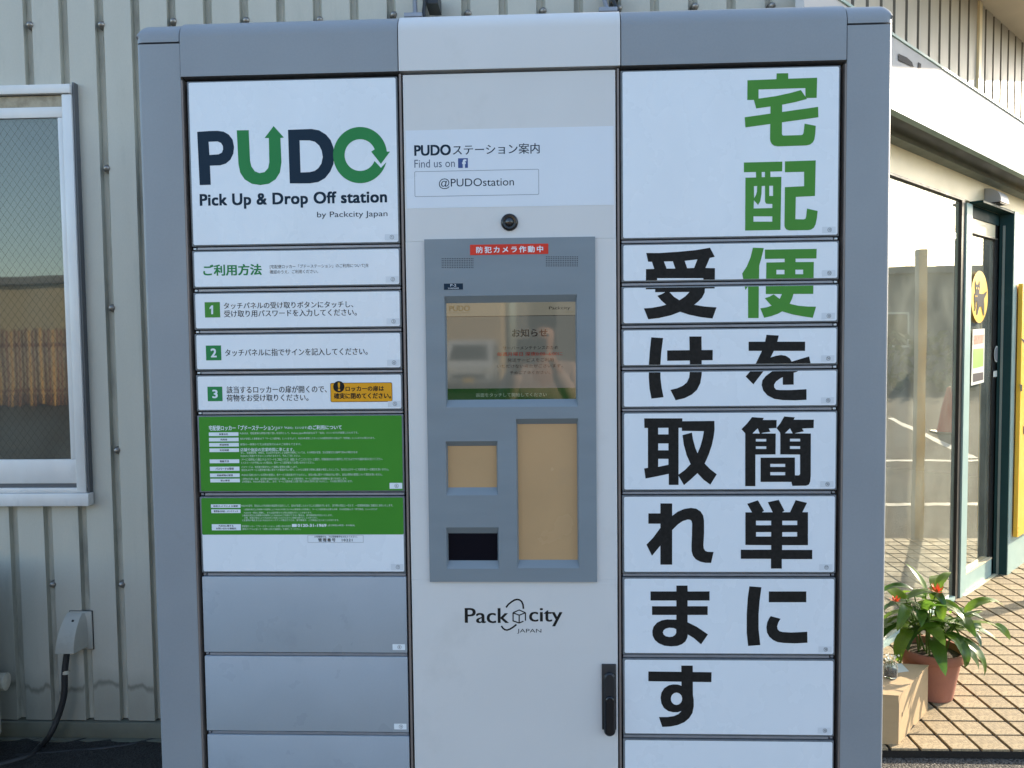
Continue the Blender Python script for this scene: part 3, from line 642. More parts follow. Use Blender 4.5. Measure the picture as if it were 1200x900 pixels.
NUM = '①②③④⑤⑥⑦⑧⑨⑩⑪⑫⑬⑭⑮⑯⑰⑱⑲⑳'
FY = -.0016      # film face
TY = -.0019      # print face
doorrect = {}
def make_door(side, r):
    x0, x1 = (XB, XC) if side == 'L' else (XD, XE)
    z1, z0 = ROWS[r] - .0052, ROWS[r + 1] + .0056
    if r == 0: z1 = ROWS[0] - .004
    filmed = side == 'R' or r < 7
    m = MB(); m.box(x0, x1, -.001, .028, z0, z1, 0, .0012, 2)
    d = obj('door', m, TRAYG if filmed else GREYD, lk, smooth=40)
    fx0, fx1, fz0, fz1 = x0 + .0045, x1 - .0035, z0 + .0035, z1 - .003
    d.location = (random.uniform(-.0005, .0005), random.uniform(-.0003, .0003), random.uniform(-.0004, .0004)); d.rotation_euler = (0, 0, 0)
    doorrect[(side, r)] = (fx0 + .0003, fx1 - .0003, fz0 + .0003, fz1 - .0003)
    if filmed:
        green = side == 'L' and r in (5, 6)
        m = MB(); m.sheet([roundrect(fx0, fx1, fz0, fz1, .004)], FY, 0)
        m.add([(fx0, FY, fz0), (fx1, FY, fz0), (fx1, 0, fz0), (fx0, 0, fz0)], [(3, 2, 1, 0)])
        if green:
            zz = fz0 if r == 5 else P(350, 626.4, FY)[1]
            m.sheet([roundrect(fx0, fx1, zz, fz1, .003)], FY - .0001, 1)
        obj('film_panel', m, [FILM, PANG], d)
    # number label
    m = MB()
    lw, lh = .031, .0145
    lx1 = fx1 - .0015 if side == 'L' else x1 - .008
    lz = z0 + .0075
    yy = FY - .0004 if filmed else -.0014
    m.sheet([roundrect(lx1 - lw, lx1, lz, lz + lh, .001, 2)], yy, 0)
    s = NUM[r if side == 'L' else 10 + r]
    vs, fs = text_mesh(s, .02)
    a, b = min(v.x for v in vs), max(v.x for v in vs); c, e = min(v.y for v in vs), max(v.y for v in vs); hh = .0098
    m.add([(lx1 - lw * .45 + (v.x - (a + b) / 2) / (e - c) * hh, yy - .0002, lz + lh / 2 + (v.y - (c + e) / 2) / (e - c) * hh) for v in vs], fs, 1)
    obj('number_label', m, [FILM2 if filmed and not (side == 'L' and r in (5,)) else SMALLW, INKB], d)
    return d
L_DOORS = [make_door('L', r) for r in range(10)]
R_DOORS = [make_door('R', r) for r in range(10)]
for d in L_DOORS[7:]: d['label'] = 'plain grey door without film'
for d, t_ in zip(L_DOORS[5:7], ('green film door with small white print', 'green and white film door with small print')): d['label'] = t_

# ---- big lettering, right column
def R4(x0, y0, x1, y1): return [(x0, y0), (x1, y0), (x1, y1), (x0, y1)]
GL = {
 'taku': ((865, 80), 1, [
  [[(100,125),(405,113),(408,52),(530,50),(530,108),(835,98),(830,310),(712,312),(710,207),(217,222),(217,330),(98,333)]],
  [[(165,325),(217,318),(400,292),(560,257),(663,228),(728,322),(600,356),(460,384),(340,402),(192,422)]],
  [[(70,515),(845,405),(848,515),(78,622)]],
  [[(343,390),(466,370),(463,690),(468,704),(480,708),(670,703),(684,696),(692,675),(702,582),(820,605),(815,690),(805,750),(790,780),(760,803),(720,812),(420,822),(380,815),(355,795),(342,770),(338,740)]]]),
 'hai': ((865, 180), 1, [
  [[(62,92),(468,82),(466,185),(62,195)]],
  [[(78,252),(190,250),(190,180),(342,175),(342,245),(458,243),(448,803),(75,810)], [(168,342),(202,340),(200,400),(188,440),(170,468)],
   [(168,490),(212,540),(235,500),(248,420),(250,340),(285,338),(285,500),(290,518),(300,527),(362,530),(362,572),(165,577)], [(330,338),(370,337),(370,445),(330,445)], R4(163,660,362,716), [(250,192),(284,192),(284,246),(250,247)]],
  [[(495,80),(820,70),(812,445),(610,455),(605,690),(695,692),(712,684),(718,665),(728,578),(840,603),(832,680),(818,745),(800,780),(770,800),(740,805),(540,808),(508,797),(493,775),(490,755),(495,352),(697,342),(697,190),(495,195)]]]),
 'ben': ((865, 280), 1, [
  [[(155,92),(270,95),(245,200),(222,280),(220,400),(217,835),(105,835),(105,500),(77,540),(42,365),(90,290),(130,195)]],
  [[(282,112),(828,104),(825,205),(605,207),(605,243),(798,242),(793,580),(292,582),(297,248),(490,244),(490,208),(282,210)], R4(403,325,488,372), R4(603,323,685,371)],
  [[(465,578),(585,578),(570,630),(540,692),(465,765),(420,790),(350,815),(275,832),(235,733),(300,722),(350,705),(400,670),(440,632)]],
  [[(282,625),(330,610),(375,585),(440,635),(500,668),(560,688),(640,706),(740,714),(822,715),(788,832),(700,820),(580,798),(465,765),(400,735),(340,692)]]]),
 'wo': ((865, 380), 0, [
  [R4(112,183,708,280)],
  [[(300,110),(430,118),(415,180),(378,280),(343,350),(300,440),(255,510),(160,632),(78,550),(130,490),(190,410),(250,285),(285,190)]],
  [[(343,350),(400,332),(455,323),(505,332),(545,358),(570,400),(582,450),(585,500),(585,635),(470,637),(470,500),(455,450),(420,425),(370,430),(310,470),(290,440)]],
  [[(750,338),(765,410),(620,498),(530,530),(450,565),(400,600),(378,635),(380,665),(400,688),(440,692),(560,692),(720,683),(720,795),(600,801),(470,798),(380,785),(310,750),(265,700),(247,640),(255,590),(290,545),(350,500),(430,455),(560,395)]]]),
 'kan': ((865, 480), 0, [
  [[(145,80),(270,88),(258,110),(405,110),(403,195),(322,200),(338,235),(262,244),(230,258),(225,250),(205,198),(152,250),(150,262),(75,262),(72,250),(33,207),(95,145)]],
  [[(485,73),(595,82),(585,107),(797,107),(795,195),(672,200),(692,230),(620,244),(575,258),(573,250),(545,198),(492,250),(492,262),(443,262),(440,242),(403,195),(440,150)]],
  [[(73,252),(395,253),(393,473),(180,475),(180,808),(73,808)], R4(185,310,295,337), R4(185,388,295,415)],
  [[(443,250),(765,253),(764,700),(758,760),(745,790),(715,803),(570,805),(560,765),(597,750),(598,694),(635,694),(648,688),(652,675),(652,475),(443,473)], R4(545,308,652,336), R4(545,386,652,415)],
  [[(235,508),(597,506),(597,763),(235,763)], R4(337,573,495,605), R4(337,660,495,693)]]),
 'tan': ((865, 580), 0, [
  [[(97,92),(210,55),(275,165),(240,190),(152,190)]], [[(315,75),(430,50),(490,165),(450,190),(370,190)]], [[(608,53),(728,82),(675,190),(545,190)]],
  [[(78,182),(738,180),(738,528),(465,528),(465,578),(783,578),(783,675),(462,675),(462,775),(348,775),(348,672),(30,672),(30,576),(350,576),(350,528),(78,526)], R4(190,270,350,318), R4(467,270,625,316), R4(190,390,350,437), R4(467,390,625,437)]]),
 'ni': ((865, 675), 0, [
  [[(120,108),(247,118),(228,260),(217,400),(217,560),(235,728),(107,737),(92,600),(92,400),(103,230)]], [R4(325,162,720,276)],
  [[(345,422),(448,450),(425,490),(412,530),(418,560),(435,580),(470,590),(560,595),(640,592),(730,587),(732,703),(600,710),(480,705),(420,697),(370,675),(330,640),(306,595),(300,540),(308,490),(325,450)]]]),
 'uke': ((750, 280), 0, [
  [[(65,147),(200,148),(400,135),(580,118),(738,92),(788,188),(735,200),(690,305),(790,308),(788,522),(62,532),(62,318),(150,315),(125,240),(85,240)], R4(180,413,668,455), [(252,238),(345,235),(372,312),(280,312)], [(470,230),(605,215),(570,305),(497,308)]],
  [[(160,520),(685,520),(683,565),(655,620),(610,665),(560,705),(490,745),(420,770),(330,805),(200,835),(88,848),(42,733),(120,728),(210,712),(300,688),(420,645),(480,605),(522,560),(160,562)]],
  [[(183,600),(230,583),(270,560),(310,560),(360,612),(420,648),(490,675),(560,693),(680,713),(808,722),(765,840),(640,825),(520,800),(420,768),(340,732),(278,695),(225,650)]]]),
 'ke': ((750, 380), 0, [
  [[(120,137),(245,145),(225,300),(215,450),(215,560),(228,670),(248,768),(120,783),(100,680),(92,560),(93,440),(105,280)]], [[(288,275),(768,270),(768,378),(288,385)]],
  [[(522,128),(650,128),(652,400),(650,530),(635,620),(600,690),(545,740),(470,778),(375,800),(320,690),(390,674),(450,648),(495,610),(518,560),(524,500),(527,400)]]]),
 'tori': ((750, 480), 0, [
  [[(42,93),(445,93),(445,193),(405,193),(405,795),(302,795),(302,678),(200,700),(57,728),(42,622),(82,615),(82,195),(45,195)], R4(190,193,298,262), R4(190,358,298,430), [(190,520),(298,520),(298,582),(190,605)]],
  [[(440,123),(783,120),(785,210),(775,290),(755,380),(725,470),(680,572),(640,628),(600,675),(530,740),(462,797),(400,690),(475,635),(535,572),(605,462),(635,390),(660,300),(672,228),(440,225)]],
  [[(447,270),(545,243),(558,320),(580,400),(605,462),(645,525),(685,575),(740,630),(808,683),(740,792),(670,742),(605,672),(530,572),(490,480),(460,370)]]]),
 're': ((750, 580), 0, [
  [R4(217,88,341,734)], [R4(90,193,230,302)],
  [[(342,218),(400,175),(470,145),(540,135),(595,143),(640,172),(668,215),(677,270),(678,400),(670,530),(675,565),(690,588),(715,598),(778,600),(752,715),(690,714),(640,703),(590,678),(560,640),(547,590),(545,540),(550,400),(552,300),(545,272),(530,260),(505,258),(450,275),(400,310),(340,370),(217,532),(128,640),(70,522),(140,450),(217,345)]]]),
 'ma': ((750, 675), 0, [
  [R4(112,162,735,258)], [R4(128,318,715,410)],
  [[(385,100),(503,100),(503,487),(600,535),(718,615),(645,720),(570,655),(505,615),(500,650),(480,690),(445,718),(395,737),(330,742),(260,735),(200,710),(158,675),(135,630),(131,580),(145,532),(180,492),(230,467),(290,457),(385,460)],
   [(383,560),(355,548),(310,545),(275,553),(250,572),(242,595),(252,618),(275,635),(310,642),(345,638),(370,622),(383,600)]]]),
 'su': ((750, 770), 0, [
  [[(90,152),(757,160),(755,265),(90,255)]],
  [[(437,90),(558,90),(560,400),(568,450),(569,520),(555,590),(520,645),(470,687),(400,717),(320,733),(237,737),(202,632),(290,633),(360,622),(410,600),(440,568),(400,582),(350,582),(300,570),(255,538),(228,490),(219,430),(228,375),(258,328),(305,298),(350,288),(400,290),(440,303)],
   [(387 + 60 * math.cos(k * PI / 10), 440 + 65 * math.sin(k * PI / 10)) for k in range(20)]]]),
}
perdoor = {}
for key, (org, grn, groups) in GL.items():
    for gi, loops in enumerate(groups):
        W = [[P(org[0] + a / 9, org[1] + b / 9, TY) for a, b in l] for l in loops]
        zs = [p[1] for p in W[0]]
        for r in range(10):
            rc = doorrect[('R', r)]
            if max(zs) < rc[2] or min(zs) > rc[3]: continue
            mbb = perdoor.setdefault((r, key), MB())
            mbb.sheet(W, TY - .00006 * gi, grn, clip=[rc])
for (r, key), mbb in perdoor.items(): obj('lettering', mbb, [INKB, INKG], R_DOORS[r])

# ---- left column prints
def put_logo(mb):
    o_, s_ = (225, 140), 5
    put_loops(mb, [[(30,72),(100,67),(150,66),(185,71),(215,88),(238,118),(246,160),(242,200),(225,235),(198,258),(165,268),(105,270),(110,382),(45,384)],
                   [(97,130),(150,128),(170,137),(181,155),(182,175),(175,194),(155,204),(102,207)]], o_, s_, TY, 0)
    put_loops(mb, [[(262,63),(332,62),(340,240),(348,275),(368,303),(395,314),(425,308),(446,285),(453,250),(450,108),(425,108),(478,38),(538,105),(518,108),(524,250),(515,310),(490,350),(450,376),(400,384),(350,376),(308,350),(282,310),(272,260)]], o_, s_, TY, 1)
    put_loops(mb, [[(562,60),(700,55),(745,63),(785,88),(812,120),(829,165),(833,215),(828,262),(810,305),(780,343),(740,366),(690,374),(573,374)],
                   [(630,122),(690,122),(720,130),(745,152),(760,182),(766,220),(758,258),(740,285),(718,301),(690,308),(636,310)]], o_, s_, TY, 0)
    pts = [(985 + 158 * math.cos(math.radians(a)), 208 - 165 * math.sin(math.radians(a))) for a in range(7, 344, 7)]
    pts += [(1138, 250), (1107, 283), (1070, 243)]
    pts += [(985 + 91 * math.cos(math.radians(a)), 208 - 93 * math.sin(math.radians(a))) for a in range(336, 14, -7)]
    pts += [(1050, 188), (1107, 260), (1160, 188)]
    put_loops(mb, [pts], o_, s_, TY - .0001, 1)
m = MB(); put_logo(m); obj('logo', m, [NAVY, INKG2], L_DOORS[0])
m = MB(); put_text(m, 'Pick Up & Drop Off station', (234, 225.5, 453.6, 243), TY, bold=.032, spacing=1.06); put_text(m, 'by Packcity Japan', (371.6, 247.4, 454, 256), TY, bold=-.006)
obj('lettering', m, NAVY, L_DOORS[0])
m = MB(); put_text(m, 'ご利用方法', (238, 310, 306.5, 322.7), TY, 0, bold=.03)
put_text(m, '[宅配便ロッカー「プドーステーション」のご利用について]を', (316, 309.6, 432, 314.6), TY, 1, bold=.008); put_text(m, '確認のうえ、ご利用ください。', (316, 316.2, 372.7, 320.6), TY, 1, bold=.008)
obj('lettering', m, [INKG2, INKB], L_DOORS[1])
def step(r, sq, n_, lines):
    m = MB(); put_rect(m, sq, TY, 0); one = [[(.0, .72), (.34, 1.0), (.62, 1.0), (.62, 0), (.30, 0), (.30, .70), (.08, .54)]]
    if n_ == '1': put_loops(m, [[(sq[0] + 5.4 + a * 7, sq[3] - 3.8 - b * (sq[3] - sq[1] - 7.6)) for a, b in l] for l in one], (0, 0), 1, TY - .0002, 1)
    _w = 5.5
    if n_ != '1': put_text(m, n_, (sq[0] + _w, sq[1] + 3.8, sq[2] - _w, sq[3] - 3.8), TY - .0002, 1, bold=.03)
    for s, b in lines: put_text(m, s, b, TY, 2, bold=.012)
    return m
m = step(2, (240, 354, 257.8, 372), '1', [('タッチパネルの受け取りボタンにタッチし、', (262, 353.5, 414, 361.2)), ('受け取り用パスワードを入力してください。', (262.5, 362.6, 418, 370.8))]); obj('lettering', m, [INKG, SMALLW, INKB], L_DOORS[2])
m = step(3, (241.6, 405, 259.5, 422.4), '2', [('タッチパネルに指でサインを記入してください。', (264, 408.4, 431, 416.8))]); obj('lettering', m, [INKG2, SMALLW, INKB], L_DOORS[3])
m = step(4, (243.3, 453, 260.7, 470), '3', [('該当するロッカーの扉が開くので、', (265.5, 452, 383, 460.4)), ('荷物をお受け取りください。', (265.5, 461.8, 361.5, 470))]); obj('lettering', m, [INKG2, SMALLW, INKB], L_DOORS[4])
m = MB(); x0, z1 = P(387, 448.6, TY); x1, z0 = P(460, 470.6, TY)
m.sheet([roundrect(x0, x1, z0, z1, .004)], TY, 0); m.sheet([roundrect(x0 + .0012, x1 - .0012, z0 + .0012, z1 - .0012, .003)], TY - .0002, 1)
c = P(397.2, 453, TY); m.sheet([circ(c[0], c[1], .0138, 28)], TY - .0004, 0); put_text(m, '!', (396, 448.4, 398.6, 457.6), TY - .0006, 1, bold=.04)
put_text(m, 'ロッカーの扉は', (405, 452.2, 450, 458.2), TY - .0004, 0, bold=.03); put_text(m, '確実に閉めてください。', (391.4, 460.3, 458.3, 467), TY - .0004, 0, bold=.03)
obj('warning_label', m, [INKB, ORANGE], L_DOORS[4])
GY = FY - .0004
m = MB(); o_ = (230, 485); k_ = 4.898
def b5(x0, y0, x1, y1, o_=(230, 485)): return (o_[0] + x0 / 4.898, o_[1] + y0 / 4.898, o_[0] + x1 / 4.898, o_[1] + y1 / 4.898)
put_text(m, '宅配便ロッカー「プドーステーション」', b5(72, 66, 460, 95), GY, 0, bold=.02); put_text(m, '(以下「PUDO」といいます)', b5(465, 72, 638, 89), GY, 0, bold=.01); put_text(m, 'のご利用について', b5(642, 65, 835, 90), GY, 0, bold=.02)
for i, (s, y0, y1) in enumerate([('設置会社', 106, 127), ('利用者', 137, 158), ('発送時間', 167, 188), ('利用時間', 198, 219), ('開錠方法', 261, 283), ('パスワードの管理', 303, 327), ('収納荷物の管理', 342, 363), ('禁止事項', 372, 393)]):
    dx = i * 1.2; put_rect(m, b5(72 + dx, y0, 242 + dx, y1), GY, 0); wd = len(s) * 13; put_text(m, s, b5(157 + dx - wd / 2, y0 + 5, 157 + dx + wd / 2, y1 - 5), GY - .0002, 1, bold=.02)
tiny = [('PUDOは、宅配便等の荷物の受け渡しを目的として、Packcity Japan株式会社(以下「当社」といいます)が設置したものです。', 250, 103, 930, 118),
 ('当社が許諾した事業者(以下「サービス提供者」といいます)より、PUDOを使用したサービスの提供を受ける者(以下「利用者」といいます)に限られます。', 252, 134, 1025, 148),
 ('荷物の一時預かり又は発送受付のみのご利用もできます。', 252, 168, 602, 181), ('店舗や施設の営業時間に準じます。', 253, 195, 562, 215),
 ('但し、休業期間等、休館日、又は法令の定めによる臨時の閉鎖については、その時間が変更、又は営業日又は臨時で休みの場合がある', 255, 215, 925, 228), ('PUDOのご利用ができないことがありますので、予めご了承ください。', 255, 234, 597, 248),
 ('1.サービス提供者より通知されるパスワードをご確認いただき、画面にそってご入力いただくと受取り、利用者様はPUDOの操作をして行うものですので画面の指示に従ってください。', 257, 253, 1070, 268), ('2.パスワードが不明になった場合は、各サービス提供者までお問い合わせください。', 257, 273, 677, 287),
 ('パスワードは、利用者が責任をもって厳重に管理をお願いします。', 259, 298, 582, 311), ('当社およびサービス提供者の責に帰すべき事由がない限り、いかなる事情で荷物に損害が発生したとしても、当社およびサービス提供者は一切責任を負いません。', 259, 313, 1105, 327),
 ('PUDOに収納されている荷物の管理は、各サービス提供者が行うものとし、当社の責に帰すべき事由がない限り、当社は荷物の管理について責任を負いません。', 261, 342, 1068, 356),
 ('1.荷物の引渡し承認、返却等の指図が成立した場合、サービス提供者が、サービス提供者の利用規約に基づき対応します。', 262, 366, 865, 379), ('2.利用者は、PUDOの使用に関し、法令、サービス提供者との間で取り決めた条件に従うものとし、その他の責任を負います。', 262, 381, 897, 394)]
for s, *b in tiny: put_text(m, s, b5(*b), GY, 2 if '店舗や' not in s else 0, bold=0 if '店舗や' not in s else .012)
obj('small_print', m, [SMALLW, INKB, PRINTP], L_DOORS[5])
m = MB(); q = (230, 575)
for s, b in [('防犯カメラによる撮影', (85, 78, 255, 98)), ('管理者の対応・メンテナンス', (87, 107, 255, 128))]:
    put_rect(m, b5(*b, q), GY, 0); put_text(m, s, b5(b[0] + 14, b[1] + 5, b[2] - 14, b[3] - 5, q), GY - .0002, 1, bold=.02)
put_rect(m, b5(90, 192, 257, 227, q), GY, 0); put_text(m, 'PUDOに関する', b5(130, 196, 214, 207, q), GY - .0002, 1, bold=.02); put_text(m, 'お問い合わせ連絡先', b5(115, 211, 230, 222, q), GY - .0002, 1, bold=.02)
for s, *b in [('PUDOの保守、防犯および利用者の確認等を目的として、当社が設置したカメラによる録画を行います。 法令等の規定に一切えず、一定期間経過後に自動的に消去いたします。', 260, 78, 1130, 92),
 ('1.機器利用又は点検等の作業等によりPUDOが使えなければ事業者と利用者に、サービス提供者は必要な点検、又は実施者(以下「保守業者」といいます)が', 275, 101, 1040, 114), ('PUDOを一時的に閉鎖し、または操作等をする等の処置を行うことがあります。', 275, 120, 665, 132),
 ('2.機器利用又は点検等の作業時によりPUDOのご利用ができない場合は、保守業者等が対応いたします。', 265, 135, 783, 147), ('点検、修理の場合によりPUDOをご利用いただけるまでに時間を要することがあります。', 275, 150, 697, 161),
 ('3.災害時の場合または1.PUDOのメンテナンス等を行うため、保守業者が、この商品に立入ることがあります。', 265, 163, 820, 175), ('宅配便ロッカー「プドーステーション」お問い合わせ窓口', 262, 197, 545, 210), ('(受付時間:24時間・年中無休)', 755, 193, 910, 206), ('専用ダイヤルに従って「お問い合わせ連絡先」を選択してください。', 265, 214, 600, 226)]:
    put_text(m, s, b5(*b, q), GY, 3, bold=0)
put_rect(m, b5(550, 191, 577, 208, q), GY, 0); put_text(m, '0120-31-1969', b5(582, 191, 748, 207, q), GY, 0, bold=.04)
bb = b5(640, 255, 960, 297, q); x0, z1 = P(bb[0], bb[1], GY); x1, z0 = P(bb[2], bb[3], GY)
m.sheet([[(x0, z0), (x1, z0), (x1, z1), (x0, z1)], [(x0 + .0006, z0 + .0006), (x1 - .0006, z0 + .0006), (x1 - .0006, z1 - .0006), (x0 + .0006, z1 - .0006)]], GY, 2)
put_text(m, 'お客様番号は、下記管理番号をお伝えください。', b5(678, 258, 925, 269, q), GY, 1, bold=.01); put_text(m, '管理番号   10221', b5(700, 272, 897, 292, q), GY, 1, bold=.02, spacing=1.25)
obj('small_print', m, [SMALLW, INKB, TRAYG, PRINTP], L_DOORS[6])

# ---- centre column
CX0, CX1 = XC + .0135, XD - .0125
cen = MB(); cen.box(CX0, CX1, -.001, .028, .252, 2.0435, 0, .0015, 2)
cpn = obj('service_panel', cen, WHITE, lk, smooth=40)
m = MB(); m.box(CX0, CX1, -.001, .028, .07, .246, 0, .0015, 2); obj('kick_panel', m, WHITE, lk, smooth=40)
CY = -.0014
def quad_px(mb, p4, y, m=0): return mb.sheet([[P(a, b, y) for a, b in p4]], y, m)
m = MB(); x0, z1 = P(475, 152.2, CY); x1, z0 = P(719.3, 241.5, CY)
z1 = (P(475, 152.4, CY)[1] + P(719, 148.2, CY)[1]) / 2; z0 = (P(476, 244.3, CY)[1] + P(719, 240, CY)[1]) / 2
m.box(x0, x1, CY, -.0009, z0, z1, 0); y = CY - .0002
put_text(m, 'PUDO', (485.4, 170, 528.3, 182), y, 1, bold=.03); put_text(m, 'ステーション案内', (530.6, 168.6, 632.4, 180.8), y, 1, bold=.012); put_text(m, 'Find us on', (485.6, 186.8, 533, 196.2), y, 2)
put_rect(m, (536.8, 185.4, 548.3, 196.8), y, 3); put_text(m, 'f', (541.5, 187.2, 546.6, 196.8), y - .0002, 0, bold=.05)
x0, z1 = P(485.6, 201.0, y); x1, z0 = P(631.7, 228.0, y)
rr = roundrect(x0, x1, z0, z1, .003); rr2 = roundrect(x0 + .0009, x1 - .0009, z0 + .0009, z1 - .0009, .0024)
m.sheet([rr, rr2], y, 2); put_text(m, '@PUDOstation', (514.3, 208.4, 602.3, 220.8), y, 1, bold=.0)
FB = mat('print_blue', (0.02, 0.06, 0.22), .4)
obj('info_sticker', m, [mat('sticker_paper_white', (0.66, 0.70, 0.75), .35, var=.02), NAVY, mat('print_grey_blue', (.08, .11, .16), .4), FB], cpn)
# security camera
m = MB(); cxx, czz = P(597, 260.5, -.002); R_ = .0205
m.lathe([(0, .012), (.006, .0118), (.0095, .010), (.011, .007), (.0125, .0072), (.016, .0075), (.019, .0055), (R_, .002), (R_, -.001)], (cxx, -.0008, czz), 32, 0, 'Y')
cm_ = obj('security_camera', m, RUB2, cpn, smooth=30)
m = MB(); m.lathe([(0, .0135), (.004, .0130), (.0075, .0118)], (cxx, -.0012, czz), 24, 0, 'Y'); obj('lens', m, LENS, cm_, smooth=60)
# brand film
m = MB(); x0, z1 = P(483.7, 683.6, CY); x1, z0 = P(721.5, 763.0, CY); x1 = CX1 - .004
m.box(x0, x1, CY, -.0009, z0, z1, 0); o_, s_ = (530, 695), 8.571; y = CY - .0002
put_text(m, 'Pack', (544.6, 712.6, 596.5, 730.2), y, 1, bold=.0175); put_text(m, 'city', (620, 712.6, 659.3, 734), y, 1, bold=.0175); put_text(m, 'JAPAN', (606, 737, 634.4, 742.6), y, 1, bold=0)
for pts, w_ in [([(540,145),(565,112),(600,85),(625,70),(650,64),(675,68),(697,85),(710,115),(715,158)], 17), ([(493,330),(508,352),(528,368),(550,372),(580,362),(612,342),(645,315)], 17)]:
    put_loops(m, [ribbon(pts, w_)], o_, s_, y, 1)
for i, pts in enumerate([[(610,198),(672,170),(735,198)], [(610,198),(672,222),(735,198)], [(611,196),(611,281)], [(607,278),(672,301)], [(672,222),(672,303)], [(735,196),(735,278)], [(670,301),(715,283)]]):
    put_loops(m, [ribbon(pts, 12)], o_, s_, y - .00005 * (i + 1), 1)
obj('brand_film', m, [WHITE, INKB], cpn)
# swing handle
m = MB(); x0, z1 = P(705.2, 778.5, -.006); x1, z0 = P(722.2, 855, -.006)
m.box(x0, x1, -.008, -.001, z0, z1, 0, .0015, 2)
hd = obj('swing_handle', m, RUB, cpn, smooth=40)
hx, hw_ = (x0 + x1) / 2 + .0008, (x1 - x0) / 2 - .0035
zt_ = z1 - .018; zb_ = z0 - .013
m = MB(); prof = []
n = 10
outl = [(hx + hw_ * math.cos(PI * k / n), zt_ - hw_ + hw_ * math.sin(PI * k / n)) for k in range(n + 1)] + [(hx - hw_ * math.cos(PI * k / n), zb_ + hw_ - hw_ * math.sin(PI * k / n)) for k in range(n + 1)]
def pill(mb, outl, y0, y1, sh):
    cx_ = sum(p[0] for p in outl) / len(outl); cz_ = sum(p[1] for p in outl) / len(outl); k = len(outl)
    ins = [(cx_ + (p[0] - cx_) * (1 - sh / abs(hw_)), p[1] + (sh if p[1] < cz_ else -sh)) for p in outl]
    mb.add([(p[0], y0, p[1]) for p in outl] + [(p[0], (y0 + y1 * 2) / 3, p[1]) for p in outl] + [(p[0], y1, p[1]) for p in ins], [(i, i + k, (i + 1) % k + k, (i + 1) % k) for i in range(k)] + [(i + k, i + 2 * k, (i + 1) % k + 2 * k, (i + 1) % k + k) for i in range(k)] + [tuple(range(2 * k, 3 * k))])
    return mb
obj('lever', pill(MB(), outl, -.0075, -.017, .003), RUB, hd, smooth=35)
zz = z1 - (z1 - z0) * .52
m = MB(); hw2 = hw_ - .003
o2 = [(hx + hw2 * math.cos(PI * k / n), zz + hw2 * math.sin(PI * k / n)) for k in range(n + 1)] + [(hx - hw2 * math.cos(PI * k / n), zb_ + .004 + hw2 - hw2 * math.sin(PI * k / n)) for k in range(n + 1)]
pill(m, o2, -.0168, -.0225, .0025); obj('lock_cover', m, RUB2, hd, smooth=35)

# ---- terminal
TF = -.0075; TG = .004     # face and recessed glass planes
tx0 = (P(497.3, 280, TF)[0] + P(503.5, 681.8, TF)[0]) / 2; tx1 = (P(698, 277, TF)[0] + P(699, 682, TF)[0]) / 2
tz1 = P(598, 278.8, TF)[1]; tz0 = P(600, 682, TF)[1]
def op(px0, py0, px1, py1, otop, obot):   # glass rect at TG, outer rect at TF
    gx0, gz1 = P(px0, py0, TG); gx1, gz0 = P(px1, py1, TG)
    return (gx0, gx1, gz0, gz1, gx0 - .0035, gx1 + .0035, P((px0 + px1) / 2, obot, TF)[1], P((px0 + px1) / 2, otop, TF)[1])
OPS = {'screen': op(523, 355.5, 675, 467.4, 346, 477), 'reader': op(524.6, 522.7, 582.4, 571, 517, 580.5), 'tall': op(606.3, 497, 677, 656, 490.5, 665.8), 'black': op(525.3, 625, 583.4, 656.7, 618, 666.5)}
xs = sorted({tx0, tx1} | {v for o in OPS.values() for v in (o[4], o[5])}); zs = sorted({tz0, tz1} | {v for o in OPS.values() for v in (o[6], o[7])})
m = MB()
for i in range(len(xs) - 1):
    for j in range(len(zs) - 1):
        xm, zm = (xs[i] + xs[i + 1]) / 2, (zs[j] + zs[j + 1]) / 2
        if any(o[4] < xm < o[5] and o[6] < zm < o[7] for o in OPS.values()): continue
        m.rect(xs[i], xs[i + 1], zs[j], zs[j + 1], TF)
for o in OPS.values():
    a = [(o[4], TF, o[6]), (o[5], TF, o[6]), (o[5], TF, o[7]), (o[4], TF, o[7])]; b = [(o[0], TG, o[2]), (o[1], TG, o[2]), (o[1], TG, o[3]), (o[0], TG, o[3])]
    m.add(a + b, [(0, 1, 5, 4), (1, 2, 6, 5), (2, 3, 7, 6), (3, 0, 4, 7)])
m.add([(tx0, TF, tz0), (tx1, TF, tz0), (tx1, TF, tz1), (tx0, TF, tz1), (tx0, -.0012, tz0), (tx1, -.0012, tz0), (tx1, -.0012, tz1), (tx0, -.0012, tz1)], [(1, 0, 4, 5), (2, 1, 5, 6), (3, 2, 6, 7), (0, 3, 7, 4)])
# remove the part of the service panel behind the openings is unnecessary: openings sit in a cut panel
term = obj('control_terminal', m, TERM, lk)
def glass_rect(nm, key, mt):
    o = OPS[key]; mm = MB(); mm.rect(o[0] - .001, o[1] + .001, o[2] - .001, o[3] + .001, TG + .0006); return obj(nm, mm, mt, term)
